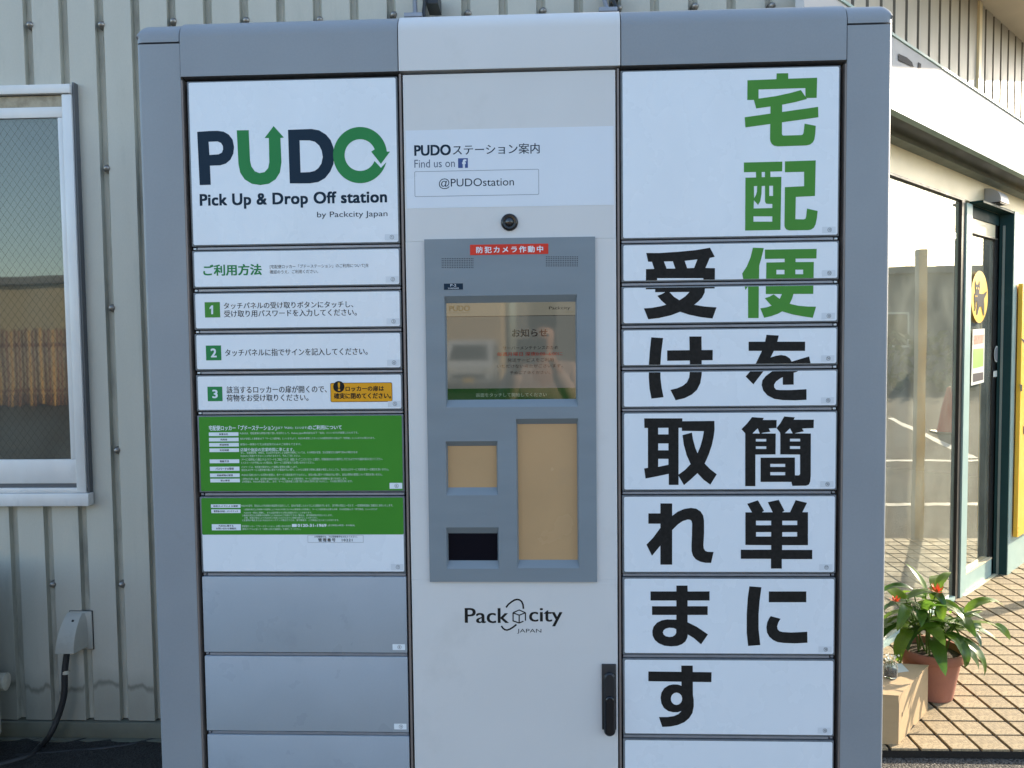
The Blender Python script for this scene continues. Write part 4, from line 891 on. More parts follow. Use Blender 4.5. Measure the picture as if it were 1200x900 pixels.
# cut the white service panel so that the recesses are open: rebuild it from strips
cpn_me = cpn.data
xs2 = [CX0, tx0 + .004, tx1 - .004, CX1]; m = MB()
m.box(CX0, CX1, -.001, .028, tz1 - .004, 2.0435, 0, .0008, 1); m.box(CX0, CX1, -.001, .028, .252, tz0 + .004, 0, .0008, 1)
m.box(CX0, tx0 + .004, -.001, .028, tz0 + .004, tz1 - .004); m.box(tx1 - .004, CX1, -.001, .028, tz0 + .004, tz1 - .004)
tmp = obj('tmp', m, WHITE); cpn.data = tmp.data; bpy.data.objects.remove(tmp)
sc_o = OPS['screen']; m = MB(); m.rect(sc_o[0] - .001, sc_o[1] + .001, sc_o[2] - .001, sc_o[3] + .001, TG + .0006, 0)
b75 = lambda x0, y0, x1, y1: (520 + x0 / 7.5, 350 + y0 / 7.5, 520 + x1 / 7.5, 350 + y1 / 7.5)
zline = P(598, 370, TG)[1]; zgr = P(598, 455, TG)[1]; ys = TG + .0003
m.rect(sc_o[0], sc_o[1], zline, sc_o[3], ys, 1); m.rect(sc_o[0], sc_o[1], zline - .0012, zline, ys, 3); m.rect(sc_o[0], sc_o[1], sc_o[2], zgr, ys, 2)
ys = TG
put_text(m, 'PUDO', b75(48, 62, 230, 108), ys, 6, bold=.03); put_text(m, 'Pick Up & Drop Off station', b75(48, 118, 230, 130), ys, 6); put_text(m, 'Packcity', b75(925, 68, 1112, 102), ys, 3); put_text(m, 'JAPAN', b75(1065, 110, 1140, 126), ys, 6)
put_text(m, 'お知らせ', b75(600, 265, 912, 335), ys, 3, bold=.02)
for s, b, mi_, bo in [('サーバーメンテナンスのため', (520, 415, 1005, 447), 3, 0), ('毎週月曜日 深夜0:00~6:00に', (468, 468, 1045, 502), 4, .02), ('発送サービスをご利用', (560, 522, 965, 555), 3, 0), ('いただけない場合がございます。', (468, 575, 1045, 607), 3, 0), ('予めご了承ください。', (580, 635, 935, 662), 3, 0), ('画面をタッチして開始してください', (285, 828, 905, 862), 5, 0)]:
    put_text(m, s, b75(*b), ys, mi_, bold=bo)
obj('touch_screen', m, [SCR, SCRB, SCRG, SCRT, SCRR, SCRW, SCRY], term)
glass_rect('reader_cover', 'reader', TAN); glass_rect('slot_cover', 'tall', TAN); glass_rect('scanner_window', 'black', DGLASS)
m = MB(); x0, z1 = P(550.8, 286.9, TF); x1, z0 = P(642.6, 297.6, TF); m.rect(x0, x1, z0, z1, TF - .0004, 0)
put_text(m, '防犯カメラ作動中', (558.0, 288.6, 636.5, 296.0), TF - .0007, 1, bold=.025, spacing=1.35); obj('camera_notice', m, [RED, SMALLW], term)
for (px0, py0, px1, py1) in ((518.2, 303, 554.2, 313.6), (640.3, 301, 676.7, 311.6)):
    m = MB()
    for i in range(19):
        for j in range(6):
            c = P(px0 + (px1 - px0) * i / 18, py0 + (py1 - py0) * j / 5, TF)
            m.add([(x, TF - .0002, z) for x, z in circ(c[0], c[1], .00125, 6)], [(0, 1, 2, 3, 4, 5)])
    tag(obj('speaker_grille', m, BLACK, term), kind='stuff')
m = MB(); x0, z1 = P(520.2, 332.4, TF); x1, z0 = P(542.6, 339.3, TF); m.rect(x0, x1, z0, z1, TF - .0004, 0)
put_text(m, 'P-2', (527.8, 332.8, 534.6, 335.8), TF - .0006, 1); put_text(m, '2100000000', (525, 337, 537.6, 338.6), TF - .0006, 1); obj('black_label', m, [NAVY, FILM2], term)
# faint scuffs
m = MB(); 

# ================================================================== STOREFRONT (45 degree wall)
def SP(t, off, z): # t = X along the wall, off = metres out from the glass plane towards the viewer
    k = off / math.sqrt(2); return (t + k, t + PC - k, z)
sf = tag(empty('storefront', SP(2.2, 0, 0)), 'angled shop front with white fascia and green framed glass', 'shop front')
def sbox(mb, t0, t1, o0, o1, z0, z1, m=0):
    if t1 < t0: t0, t1 = t1, t0
    vs = [SP(t, o, z) for t in (t0, t1) for o in (max(o0, o1), min(o0, o1)) for z in (z0, z1)]
    return mb.add(vs, [(0, 1, 3, 2), (4, 6, 7, 5), (0, 4, 5, 1), (2, 3, 7, 6), (0, 2, 6, 4), (1, 5, 7, 3)], m)
OC = (PC + .07) / math.sqrt(2)      # upper corrugated wall, metres out
OF = (PC + .15) / math.sqrt(2)      # fascia face
tcs = [.97 + .0890 * k for k in range(0, 60)]
tcs = [t for t in tcs if abs(t - 2.055) > .05]
m = siding(.80, 5.2, tcs, 2.44, 3.6, lambda t, d, z: SP(t, OC - d, z), hw=.0105, dep=.02); child('upper_siding', m, [SIDING2, GROOVE2], sf)
m = MB(); sbox(m, 2.035, 2.062, OC, OC + .012, 2.44, 3.04); child('joint_trim', m, HEAD, sf)
m = MB(); sbox(m, .84, 5.2, -.05, OC - .025, 2.40, 3.6); child('wall_core', m, SIDING2, sf)
m = MB(); sbox(m, .72, 5.2, OF - .03, OF, 2.292, 2.556); fas = child('fascia', m, FASC, sf)
m = MB(); sbox(m, .72, 5.2, OF - .04, OF + .006, 2.5565, 2.566); sbox(m, .72, 5.2, OF - .03, OF + .003, 2.284, 2.2915); child('fascia_trim', m, FRG, sf)
def FP(px, py): # point on fascia in (t, z)
    x, z = S(px, py, -.15); return x, z
m = MB()
for poly in ([(1052, 63), (1062, 67.5), (1068, 73), (1070, 79), (1052, 71)], [(1075, 73), (1078.6, 75), (1078.4, 80), (1075.2, 79)]):
    pts = [S(a, b, -.15) for a, b in poly]; m.add([(x + .002, x - .15 - .002, z) for x, z in pts], [tuple(reversed(range(len(pts))))])
child('fascia_lettering', m, FLET, sf)
m = MB(); k = [SP(.72, OF - .03, 2.292), SP(5.2, OF - .03, 2.292), SP(5.2, 0.02, 2.385), SP(.72, 0.02, 2.385)]
m.add(k, [(0, 1, 2, 3)]); child('fascia_soffit', m, SOFF, sf)
m = MB(); prof = [(.035, 2.385), (.05, 2.372), (.052, 2.352), (.03, 2.342), (.02, 2.318), (.022, 2.300), (.045, 2.290), (.048, 2.268), (.0, 2.262)]
for t in (.9, 5.2): m.v += [SP(t, o, z) for o, z in prof]
kk = len(prof); m.f = [(i, i + 1, i + 1 + kk, i + kk) for i in range(kk - 1)]; m.m = [0] * (kk - 1)
child('gutter_beam', m, GUT, sf, smooth=50)
m = MB(); sbox(m, .9, 5.2, -.06, .0, 2.138, 2.262); child('header_panel', m, HEAD, sf)
m = MB(); sbox(m, .9, 2.2035, -.04, .004, 2.127, 2.1375); sbox(m, 2.170, 2.2035, -.012, .004, .03, 2.1265); child('black_frame', m, FRB, sf)
m = MB(); sbox(m, .9, 2.168, -.04, .004, .025, .052); child('bottom_rail', m, FRG, sf)
m = MB(); sbox(m, 2.2055, 2.268, -.04, .012, .03, 2.12); child('green_stile', m, FRG, sf)
m = MB(); m.add([SP(.95, -.012, .04), SP(2.19, -.012, .04), SP(2.19, -.012, 2.13), SP(.95, -.012, 2.13)], [(0, 1, 2, 3)]); child('fixed_pane', m, SHOPG, sf)
# door leaf
dr = MB(); sbox(dr, 2.268, 2.60, -.045, .004, .035, .135, 0); sbox(dr, 2.268, 2.60, -.045, .008, .1355, .142, 1); sbox(dr, 2.59, 2.655, -.06, -.008, .036, 1.984, 2); sbox(dr, 2.6005, 2.655, -.06, -.012, 1.9845, 2.06, 2)
sbox(dr, 2.268, 2.60, -.045, .004, 1.975, 1.984, 2)
door = child('sliding_door', dr, [FRG, HEAD, FRB], sf)
def dchild(name, mb, mats): return child(name, mb, mats, door)
m = MB(); m.add([SP(2.26, -.014, .13), SP(2.60, -.014, .13), SP(2.60, -.014, 1.98), SP(2.26, -.014, 1.98)], [(0, 1, 2, 3)]); dchild('door_pane', m, SHOPG)
m = MB(); m.add([SP(2.26, -.010, 1.984), SP(2.60, -.010, 1.984), SP(2.60, -.010, 2.06), SP(2.26, -.010, 2.06)], [(0, 1, 2, 3)]); dchild('transom_pane', m, HEAD)
# cat sticker: real circle on the pane
ctr = S(1148, 348); RS = .142; c0 = (ctr[0], ctr[1])
def stick(mb, pts, off, m): # pts in sticker units (x right, y up, metres) on the door plane
    r2 = math.sqrt(.5); return mb.add([SP(c0[0] + x * r2, off, c0[1] + y) for x, y in pts], [tuple(range(len(pts)))], m)
m = MB(); stick(m, circ(0, 0, RS, 40), .0, 0)
def catshape(poly, holes=None, off=.002, mi=1):
    tr = tessellate_polygon([[Vector((a, b, 0)) for a, b in poly]])
    for t in tr:
        q_ = [poly[i] for i in t]; ar = (q_[1][0] - q_[0][0]) * (q_[2][1] - q_[0][1]) - (q_[2][0] - q_[0][0]) * (q_[1][1] - q_[0][1])
        if ar < 0: q_ = q_[::-1]
        stick(m, q_, off, mi)
def zc(l): return [((a - 215) / 95 * RS, (508 - b) / 225 * RS) for a, b in l]   # measured on the sticker's ellipse
catshape(zc([(160,362),(172,405),(195,405),(207,365),(212,420),(208,460),(205,478),(230,482),(255,478),(270,468),(288,452),(294,460),(280,490),(265,515),(262,540),(266,580),(268,662),(258,668),(246,625),(236,592),(212,592),(200,625),(192,660),(178,668),(182,620),(186,585),(182,550),(172,545),(168,590),(172,600),(162,630),(152,632),(160,605),(156,560),(152,530),(150,490),(158,485),(164,470),(160,420)]))
for ex, ey in ((172, 437), (194, 437)): stick(m, [(x + zc([(ex, ey)])[0][0], y + zc([(ex, ey)])[0][1]) for x, y in circ(0, 0, .009, 10, .006)], .003, 0)
for ex, ey in ((164, 505), (178, 505)): stick(m, [(x + zc([(ex, ey)])[0][0], y + zc([(ex, ey)])[0][1]) for x, y in circ(0, 0, .007, 10, .005)], .003, 0)
dchild('round_sticker', m, [YELS, CATB])
# poster, small labels on the door
def dquad(mb, px, off, m): # px quad corners in the photo on the door plane
    vs = [S(a, b) for a, b in px]; return mb.add([SP(x, off, z) for x, z in vs], [(0, 1, 2, 3)], m)
m = MB(); dquad(m, [(1138, 452), (1153, 448), (1154, 385), (1140, 386)], .0, 0); dquad(m, [(1140, 432), (1152, 429), (1152.5, 408), (1140.5, 409)], .001, 1); dquad(m, [(1141, 404), (1152.5, 402), (1153, 392), (1141, 393)], .001, 2); dquad(m, [(1140, 448), (1152, 445), (1152, 436), (1140, 438)], .001, 3)
dchild('poster', m, [POSTER, POSTG, POSTR, FLET])
m = MB(); cc = S(1168, 415); m.add([SP(cc[0] + x * .7071, .0, cc[1] + z) for x, z in circ(0, 0, .047, 24)], [tuple(range(24))], 0); m.add([SP(cc[0] + x * .7071, .001, cc[1] + z) for x, z in circ(0, 0, .04, 24)], [tuple(range(24))], 1); dchild('round_label', m, [POSTER, GREYW])
m = MB(); dquad(m, [(1164, 442), (1170, 441), (1170, 434), (1164, 435)], .0, 0); dchild('price_tag', m, [POSTER])
OR = .0615
J0, J1 = (2.635, 2.725), (2.700, 2.703)
m = MB(); m.prism([J0, J1, (2.90, 2.97), (2.66, 2.80)], .03, 2.1375); sbox(m, 2.268, 2.655, -.05, -.004, 2.0605, 2.125); child('dark_green_jamb', m, FRD, sf)
m = MB(); sbox(m, 2.268, 2.658, -.004, OR, 2.126, 2.1375); child('opening_head', m, FRD, sf)
m = MB(); m.prism([(2.648, 2.7175), (2.660, 2.7135), (2.664, 2.724), (2.652, 2.728)], .03, 2.06); child('jamb_edge', m, GUT, sf)
m = MB(); sbox(m, 2.6575, 2.705, OR - .01, OR + .004, .02, 2.137); child('light_trim', m, FRG, sf)
m = MB(); sbox(m, 2.7055, 5.2, -.05, OR, .02, .24); child('base_panel', m, FRG, sf)
m = MB(); sbox(m, 2.7055, 5.2, -.05, OR - .002, .2405, 2.137); child('wall_panel', m, HEAD, sf)
m = MB(); sbox(m, 2.24, 2.66, .005, .022, .022, .034); child('threshold', m, HEAD, sf)
# room behind the glass with lit tubes
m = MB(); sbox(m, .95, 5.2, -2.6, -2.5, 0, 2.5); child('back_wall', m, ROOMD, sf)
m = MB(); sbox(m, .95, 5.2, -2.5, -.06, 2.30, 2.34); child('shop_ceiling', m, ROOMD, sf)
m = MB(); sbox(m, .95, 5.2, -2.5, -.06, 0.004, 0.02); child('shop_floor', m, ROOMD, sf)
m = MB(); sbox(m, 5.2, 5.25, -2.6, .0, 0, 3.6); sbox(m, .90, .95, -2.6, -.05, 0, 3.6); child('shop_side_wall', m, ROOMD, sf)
lt0 = None
for t in (1.2, 1.9, 2.7, 3.5):
    for o, lz in ((-.7, 2.2), (-1.5, 1.80)):
        if lt0 is None:
            m = MB(); sbox(m, 0, .55, -.02, .02, 0, .03); lt0 = obj('ceiling_tube', m, TUBE, sf); l_ = lt0
        else: l_ = copy_obj(lt0, sf)
        b_ = Vector(SP(t, o, lz)) - Vector(SP(0, 0, 0)) - Vector(sf.location); l_.location = b_
# sensor
sx, sz = S(1156, 240); e = tag(empty('door_sensor', SP(2.40, 0, 2.15)), 'grey automatic door sensor box on the cream header above the shop door', 'sensor')
m = MB(); t0, t1 = 2.425, 2.53; n = 8
prof = [(0, 2.235)] + [(.08 * math.sin(k * PI / 2 / n), 2.165 + .07 * math.cos(k * PI / 2 / n)) for k in range(n + 1)] + [(.08, 2.155), (0, 2.155)]
for t in (t0, t1): m.v += [SP(t, .002 + o, z) for o, z in prof]
kk = len(prof); m.f = [tuple(range(kk)), tuple(reversed(range(kk, 2 * kk)))] + [(i, i + kk, (i + 1) % kk + kk, (i + 1) % kk) for i in range(kk)]; m.m = [0] * len(m.f)
child('housing', m, mat('sensor_grey', (.42, .42, .43), .4), e, smooth=40)
m = MB(); sbox(m, t0 + .01, t1 - .01, 0.012, .075, 2.149, 2.1545); child('sensor_lens', m, RUB2, e)
# yellow sign board
yb = MB(); sbox(yb, 2.715, 3.3, OR + .008, OR + .03, .245, 1.73)
ysn = tag(obj('yellow_sign', yb, YEL), 'yellow sign board with black marks right of the shop door', 'sign')
m = MB()
for poly in ([(1196, 396), (1200, 398), (1204, 404), (1200, 402)], [(1195, 450), (1198, 451), (1198, 458), (1196, 459)], [(1199, 500), (1202, 498), (1202, 512), (1199, 508)]):
    pts = [S(a, b, PC - (.031 + OR) * math.sqrt(2)) for a, b in poly]
    m.add([(x + 0, x + PC - (.031 + OR) * math.sqrt(2), z) for x, z in pts], [tuple(reversed(range(len(pts))))])
obj('sign_marks', m, INKB, ysn)
# eave slab
m = MB(); m.prism([(1.0, .93), (1.6, .88), (2.33, 1.20), (2.677, 1.911), (2.807, 2.163), (2.95, 2.474), (3.145, 2.861), (3.353, 3.283), (5.2, 5.13), (5.2, 5.3)], 3.043, 3.16)
child('eave_slab', m, SOFF, sf)

# ================================================================== box, pot plant, jar
A = (1.195, .757); B = (1.416, 1.007); ang = (-.985, .13)
Dp = (A[0] + ang[0] * .27, A[1] + ang[1] * .27); Cp = (B[0] + ang[0] * .27, B[1] + ang[1] * .27)
zb0 = .0312; zb1 = zb0 + .172
m = MB(); m.prism([A, B, Cp, Dp], zb0, zb1 - .002)
bxr = empty('cardboard_box', (1.3, .95, zb0)); tag(bxr, 'worn brown cardboard box on the tiles beside the locker', 'box')
child('box_body', m, CARD, bxr)
m = MB(); e_ = .0015
m.prism([(A[0] + .0005, A[1] - .002), (B[0] + .003, B[1] + .0), (Cp[0], Cp[1]), (Dp[0], Dp[1] - .002)], zb1 - .0018, zb1 + .001); child('box_flap', m, CARD, bxr)
m = MB(); dirx = Vector((B[0] - A[0], B[1] - A[1], 0)).normalized(); nrm = Vector((dirx.y, -dirx.x, 0))
p0 = Vector((A[0], A[1], 0)) + nrm * .0006
m.add([p0 + Vector((0, 0, zb0)), p0 + dirx * .003 + Vector((0, 0, zb0)), p0 + dirx * .004 + Vector((0, 0, zb1 - .02)), p0 + Vector((0, 0, zb1 - .03))], [(0, 1, 2, 3)])
c_ = p0 + dirx * .035 + Vector((0, 0, zb0 + .085)); m.add([c_, c_ + dirx * .008, c_ + dirx * .009 + Vector((0, 0, .014)), c_ + dirx * .002 + Vector((0, 0, .016))], [(0, 1, 2, 3)])
m.add([p0 + dirx * .13 + Vector((0, 0, zb0)), p0 + dirx * .19 + Vector((0, 0, zb0)), p0 + dirx * .165 + Vector((0, 0, zb0 + .01)), p0 + dirx * .14 + Vector((0, 0, zb0 + .006))], [(0, 1, 2, 3)])
child('torn_edge', m, CARDI, bxr)
m = MB(); a1 = Vector((1.25, .93, zb1 + .0016)); m.add([a1, a1 + Vector((.07, .02, 0)), a1 + Vector((.075, .09, 0)), a1 + Vector((0, .08, 0))], [(0, 1, 2, 3)]); child('address_label', m, POSTER, bxr)
# jar
jx, jy = 1.232, .90
jr = empty('glass_jar', (jx, jy, zb1)); tag(jr, 'tiny glass jar holding white sprigs on top of the cardboard box', 'jar')
GLJ = mat('jar_glass', (0.9, 0.93, 0.9), .03, trans=.9, rvar=0)
m = MB(); m.lathe([(0, .002), (.021, .002), (.023, .006), (.023, .04), (.018, .047), (.018, .055), (.0165, .055), (.0165, .046), (.0212, .039), (.0212, .008), (0, .005)], (jx, jy, zb1 + .0012), 20); child('jar_glass', m, GLJ, jr, smooth=50)
m = MB(); m.lathe([(0, .0), (.020, .0), (.020, .022), (0, .022)], (jx, jy, zb1 + .008), 14); child('jar_filling', m, SOILM, jr)
m = MB(); fl = MB()
for k in range(8):
    a = random.random() * 2 * PI; r = random.uniform(.008, .030); h = random.uniform(.055, .09)
    m.tube([(jx, jy, zb1 + .02), (jx + r * .4 * math.cos(a), jy + r * .4 * math.sin(a), zb1 + h * .6), (jx + r * math.cos(a), jy + r * math.sin(a), zb1 + h)], .0009, 4)
    for q in range(5):
        c = Vector((jx + r * math.cos(a), jy + r * math.sin(a), zb1 + h)) + Vector((random.uniform(-.01, .01), random.uniform(-.01, .01), random.uniform(-.015, .008)))
        s_ = .0042; u_ = Vector((random.uniform(-1, 1), random.uniform(-1, 1), random.uniform(-1, 1))).normalized(); v_ = u_.orthogonal().normalized()
        fl.add([c - u_ * s_, c + v_ * s_, c + u_ * s_, c - v_ * s_], [(0, 1, 2, 3)])
child('sprig_stems', m, STEM, jr); child('sprig_flowers', fl, PETP, jr)

PX, PY_, PZ = 1.492, 1.142, .0312
pt = empty('potted_plant', (PX, PY_, PZ)); tag(pt, 'terracotta pot with glossy green leaves and two orange flowers beside the cardboard box', 'potted plant')
m = MB(); m.lathe([(0, .004), (.074, 0), (.078, .003), (.104, .150), (.1045, .153), (.115, .154), (.1165, .157), (.120, .186), (.119, .190), (.111, .190), (.109, .186), (.104, .16), (.10, .15)], (0, 0, 0), 40)
obj('pot', m, TERRA, pt, smooth=35)
m = MB(); m.lathe([(0, .168), (.05, .171), (.106, .164)], (0, 0, 0), 20); obj('soil', m, SOILM, pt, smooth=60)
def leaf_mb(L_, W_, droop, fold=.25, curl=.0):
    """leaf along +X from origin, arching down by droop; returns MB"""
    mb = MB(); n = 9; x = z = 0; ang_ = 0.0; seg = L_ / n
    rows = []
    for i in range(n + 1):
        t = i / n; w_ = W_ * (math.sin(PI * min(1, t ** .8)) ** .75) * (1 - .25 * t) + (.0015 if i < n else 0)
        rows.append((x, z, w_, ang_)); ang_ -= droop / n * (.6 + .8 * t); x += seg * math.cos(ang_); z += seg * math.sin(ang_)
    for x, z, w_, a in rows:
        nx, nz = -math.sin(a), math.cos(a); f_ = fold * w_
        for s in (-1, -.5, 0, .5, 1):
            up_ = f_ * abs(s) ** .8 - (.12 * w_ if abs(s) == 1 else 0)
            mb.v.append((x + nx * up_, s * w_, z + nz * up_))
    for i in range(n):
        for j in range(4): mb.f.append((i * 5 + j, (i + 1) * 5 + j, (i + 1) * 5 + j + 1, i * 5 + j + 1)); mb.m.append(0)
    return mb
protos = [obj('leaf', leaf_mb(*a), LEAF, smooth=180) for a in ((.175, .025, 1.7, .3), (.19, .028, 1.2, .25), (.155, .026, 2.1, .3), (.125, .019, .6, .35), (.18, .022, 1.9, .4), (.16, .029, 1.0, .2))]
stem_mb = MB()
def put_leaf(k, base, az, elev, scale=1.0, roll=0.0, first=[0] * 6):
    if first[k] == 0: o = protos[k]; first[k] = 1; o.parent = pt
    else: o = copy_obj(protos[k], pt)
    o.location = base; o.rotation_euler = Matrix.Rotation(az, 4, 'Z').to_euler()
    M_ = Matrix.Rotation(az, 4, 'Z') @ Matrix.Rotation(-elev, 4, 'Y') @ Matrix.Rotation(roll, 4, 'X')
    o.rotation_euler = M_.to_euler(); o.scale = (scale,) * 3
stems = []
for k in range(13):
    a = k * 2.4 + .5; r = .055 * math.sqrt((k + .5) / 13); lean = random.uniform(.02, .075); h = random.uniform(.10, .19) if k % 3 else random.uniform(.17, .24)
    b0 = Vector((r * math.cos(a), r * math.sin(a), .165)); top = b0 + Vector((lean * math.cos(a), lean * math.sin(a), h)); mid = (b0 + top) / 2 + Vector((-.01 * math.cos(a), -.01 * math.sin(a), .01))
    stem_mb.tube([b0, mid, top], [.0042, .0036, .0022], 6); stems.append((b0, mid, top, a))
    nl = 4 + k % 2
    for j in range(nl):
        t = .45 + .55 * (j + 1) / nl; p = b0.lerp(mid, t * 2) if t < .5 else mid.lerp(top, t * 2 - 1)
        az = a + j * 2.35 + random.uniform(-.4, .4); el = random.uniform(.15, .75) + (.35 if j == nl - 1 else 0)
        put_leaf(random.randrange(6), p, az, el, random.uniform(.72, 1.02), random.uniform(-.4, .4))
# hand placed leaves: long one to the right on a thin stalk, big drooping ones in front, bright one top left
def stalk(p0, p1, p2, r=.0014): stem_mb.tube([Vector(p0), Vector(p1), Vector(p2)], r, 5)
for (p, az, el, k, s, rl) in [((.06, .0, .27), -.3, .25, 1, 1.1, .1), ((.03, -.05, .27), -1.3, .1, 2, 1.1, 0), ((-.02, -.06, .25), -1.9, .05, 1, 1.0, .2), ((.07, -.04, .25), -.9, -.1, 0, 1.05, 0), ((.08, -.02, .23), -.55, -.5, 5, .9, .3),
                              ((-.05, -.02, .36), 2.9, .35, 0, 1.05, 0), ((-.08, .0, .30), 3.3, .1, 1, 1.1, 0), ((-.09, -.04, .27), 3.7, -.1, 2, 1.1, 0), ((-.01, .02, .40), 2.2, 1.1, 3, 1.0, 0), ((.02, .0, .42), .6, .9, 5, .7, 0), ((.14, .02, .29), .35, .5, 3, .75, 0)]:
    put_leaf(k, Vector(p), az, el, s, rl)
stalk((.05, 0, .26), (.14, .0, .32), (.235, -.01, .285)); put_leaf(5, Vector((.235, -.01, .285)), -.35, -.55, .62, .8)
stalk((.05, .02, .24), (.12, -.02, .285), (.175, -.03, .25)); put_leaf(4, Vector((.12, -.02, .283)), -.2, .15, .62, 1.0)
stalk((.0, 0, .3), (.005, 0, .36), (.012, -.01, .405), .0022); stalk((-.08, 0, .28), (-.12, -.01, .34), (-.145, -.02, .37), .0018)
obj('stems', stem_mb, STEM, pt, smooth=60)
for c, s in (((.012, -.012, .405), 1.0), ((-.145, -.02, .372), .7)):
    m = MB()
    for k in range(11):
        a = k * 2.4; el = 1.3 - .09 * k; d = Vector((math.cos(a) * math.cos(el), math.sin(a) * math.cos(el), math.sin(el))); u_ = d.cross(Vector((0, 0, 1))).normalized() if abs(d.z) < .99 else Vector((1, 0, 0))
        L_ = .040 * s; wv = .007 * s; c_ = Vector(c); n_v = d.cross(u_) * .002
        m.add([c_, c_ + d * L_ * .5 + u_ * wv + n_v, c_ + d * L_, c_ + d * L_ * .5 - u_ * wv + n_v], [(0, 1, 2, 3)])
    obj('flower', m, FLOW, pt)

# ================================================================== the yard in front (seen in the glass)
def line(x0, x1, y0, y1, label):
    m = MB(); m.add([(x0, y0, .004), (x1, y0, .004), (x1, y1, .004), (x0, y1, .004)], [(0, 1, 2, 3)]); return tag(obj('painted_line', m, LINEW), label, kind='structure')
line(4.68, 4.80, -2, 9, 'white line painted on the asphalt along the pavement'); line(7.15, 7.28, -3, 14, 'second white line painted across the yard')
for i, y in enumerate((2.5, 5.2, 7.9, 10.6)):
    m = MB(); a, b = Vector((7.4, y, .0045)), Vector((12.4, y + 1.2, .0045)); m.add([a, b, b + Vector((0, .12, 0)), a + Vector((0, .12, 0))], [(0, 1, 2, 3)]); tag(obj('painted_line', m, LINEW), 'slanted white parking bay line', kind='structure', group='parking bay lines')
def cone(x, y):
    e = tag(empty('traffic_cone', (x, y, 0)), 'red traffic cone standing on the asphalt yard', 'traffic cone')
    m = MB(); m.lathe([(.15, .03), (.14, .05), (.03, .70), (.02, .71), (0, .71)], (0, 0, 0), 24); obj('cone', m, CONE, e, smooth=40)
    m = MB(); m.box(-.19, .19, -.19, .19, .0, .03, 0, .01, 2); obj('base', m, RUB, e)
cone(9.96, 6.27)
m = MB(); m.box(3.425, 3.485, 2.675, 2.735, .0, 2.03, 0, .006, 2); tag(obj('cream_post', m, POSTC, smooth=40), 'cream square post standing at the pavement edge', 'post')
def building(name, x0, x1, y0, y1, h, mt, label, wins, face):
    e = tag(empty(name, ((x0 + x1) / 2, (y0 + y1) / 2, 0)), label, 'building')
    m = MB(); m.box(x0, x1, y0, y1, 0, h, 0); child('wall', m, mt, e); m = MB(); m.box(x0 - .2, x1 + .2, y0 - .2, y1 + .2, h, h + .25); child('roof', m, GREYW, e)
    for a, z0, w_, hh in wins:
        f1, g1 = MB(), MB()
        if face == 'N': f1.box(a, a + w_, y1, y1 + .06, z0, z0 + hh); g1.rect(-a - w_ + .08, -a - .08, z0 + .08, z0 + hh - .08, 0); g1.v = [(-v[0], y1 + .065, v[2]) for v in g1.v]
        else: f1.box(x0 - .06, x0, a, a + w_, z0, z0 + hh); g1.add([(x0 - .065, a + w_ - .08, z0 + .08), (x0 - .065, a + .08, z0 + .08), (x0 - .065, a + .08, z0 + hh - .08), (x0 - .065, a + w_ - .08, z0 + hh - .08)], [(0, 1, 2, 3)])
        wo = child('window', f1, ALU, e); child('pane', g1, VGL, wo)
building('cream_building', -9.2, -1.7, -38, -30, 7.5, CREAMW, 'tall cream building across the yard', [(-8.2, 4.6, 1.2, 1.2)], 'N')
building('grey_building', -1.2, 14, -42, -33, 6.5, GREYW, 'low grey building across the yard right of the cream one', [(1, 3.5, 1.4, 1.3), (4.5, 3.5, 1.4, 1.3), (8, 3.5, 1.4, 1.3)], 'N')
building('sand_building', -26, -10.5, -28, -21, 3.6, BANDW, 'long sand coloured building behind the slatted fence', [], 'N')
building('far_building', 27, 34, -6, 22, 3.9, GREYW, 'long low grey building beyond the parking bays', [(k * 4 - 4, 1.2, 1.6, 1.3) for k in range(6)], 'E')
e = tag(empty('slatted_fence', (-14, -15, 0)), 'brown and ochre slatted fence across the yard', 'fence'); s0 = {}
for k in range(105):
    x = -17.5 + k * .1; kk = 1 if (k * 7) % 11 < 3 else 0
    if kk not in s0:
        m = MB(); m.box(-.024, .024, -.01, .01, .05, 1.95); s0[kk] = obj('slat', m, FENO if kk else FENB, e); o = s0[kk]
    else: o = copy_obj(s0[kk], e)
    o.location = (x + 14, 0, random.uniform(-.03, .03))
m = MB(); m.box(-3.6, 7.2, -.05, -.012, .4, .48); m.box(-3.6, 7.2, -.05, -.012, 1.5, 1.58); obj('rail', m, FENB, e)
hg = MB()
for k in range(2600):
    c = Vector((random.uniform(19, 21), random.uniform(-4, 22), random.uniform(0, 1.7))); u_ = Vector((random.uniform(-1, 1), random.uniform(-1, 1), random.uniform(-1, 1))).normalized() * random.uniform(.08, .2); v_ = u_.orthogonal().normalized() * random.uniform(.06, .14)
    hg.add([c - u_, c + v_, c + u_, c - v_], [(0, 1, 2, 3)])
tag(obj('hedge', hg, HEDGE), 'clipped green hedge beyond the parking bays', 'hedge', kind='stuff')
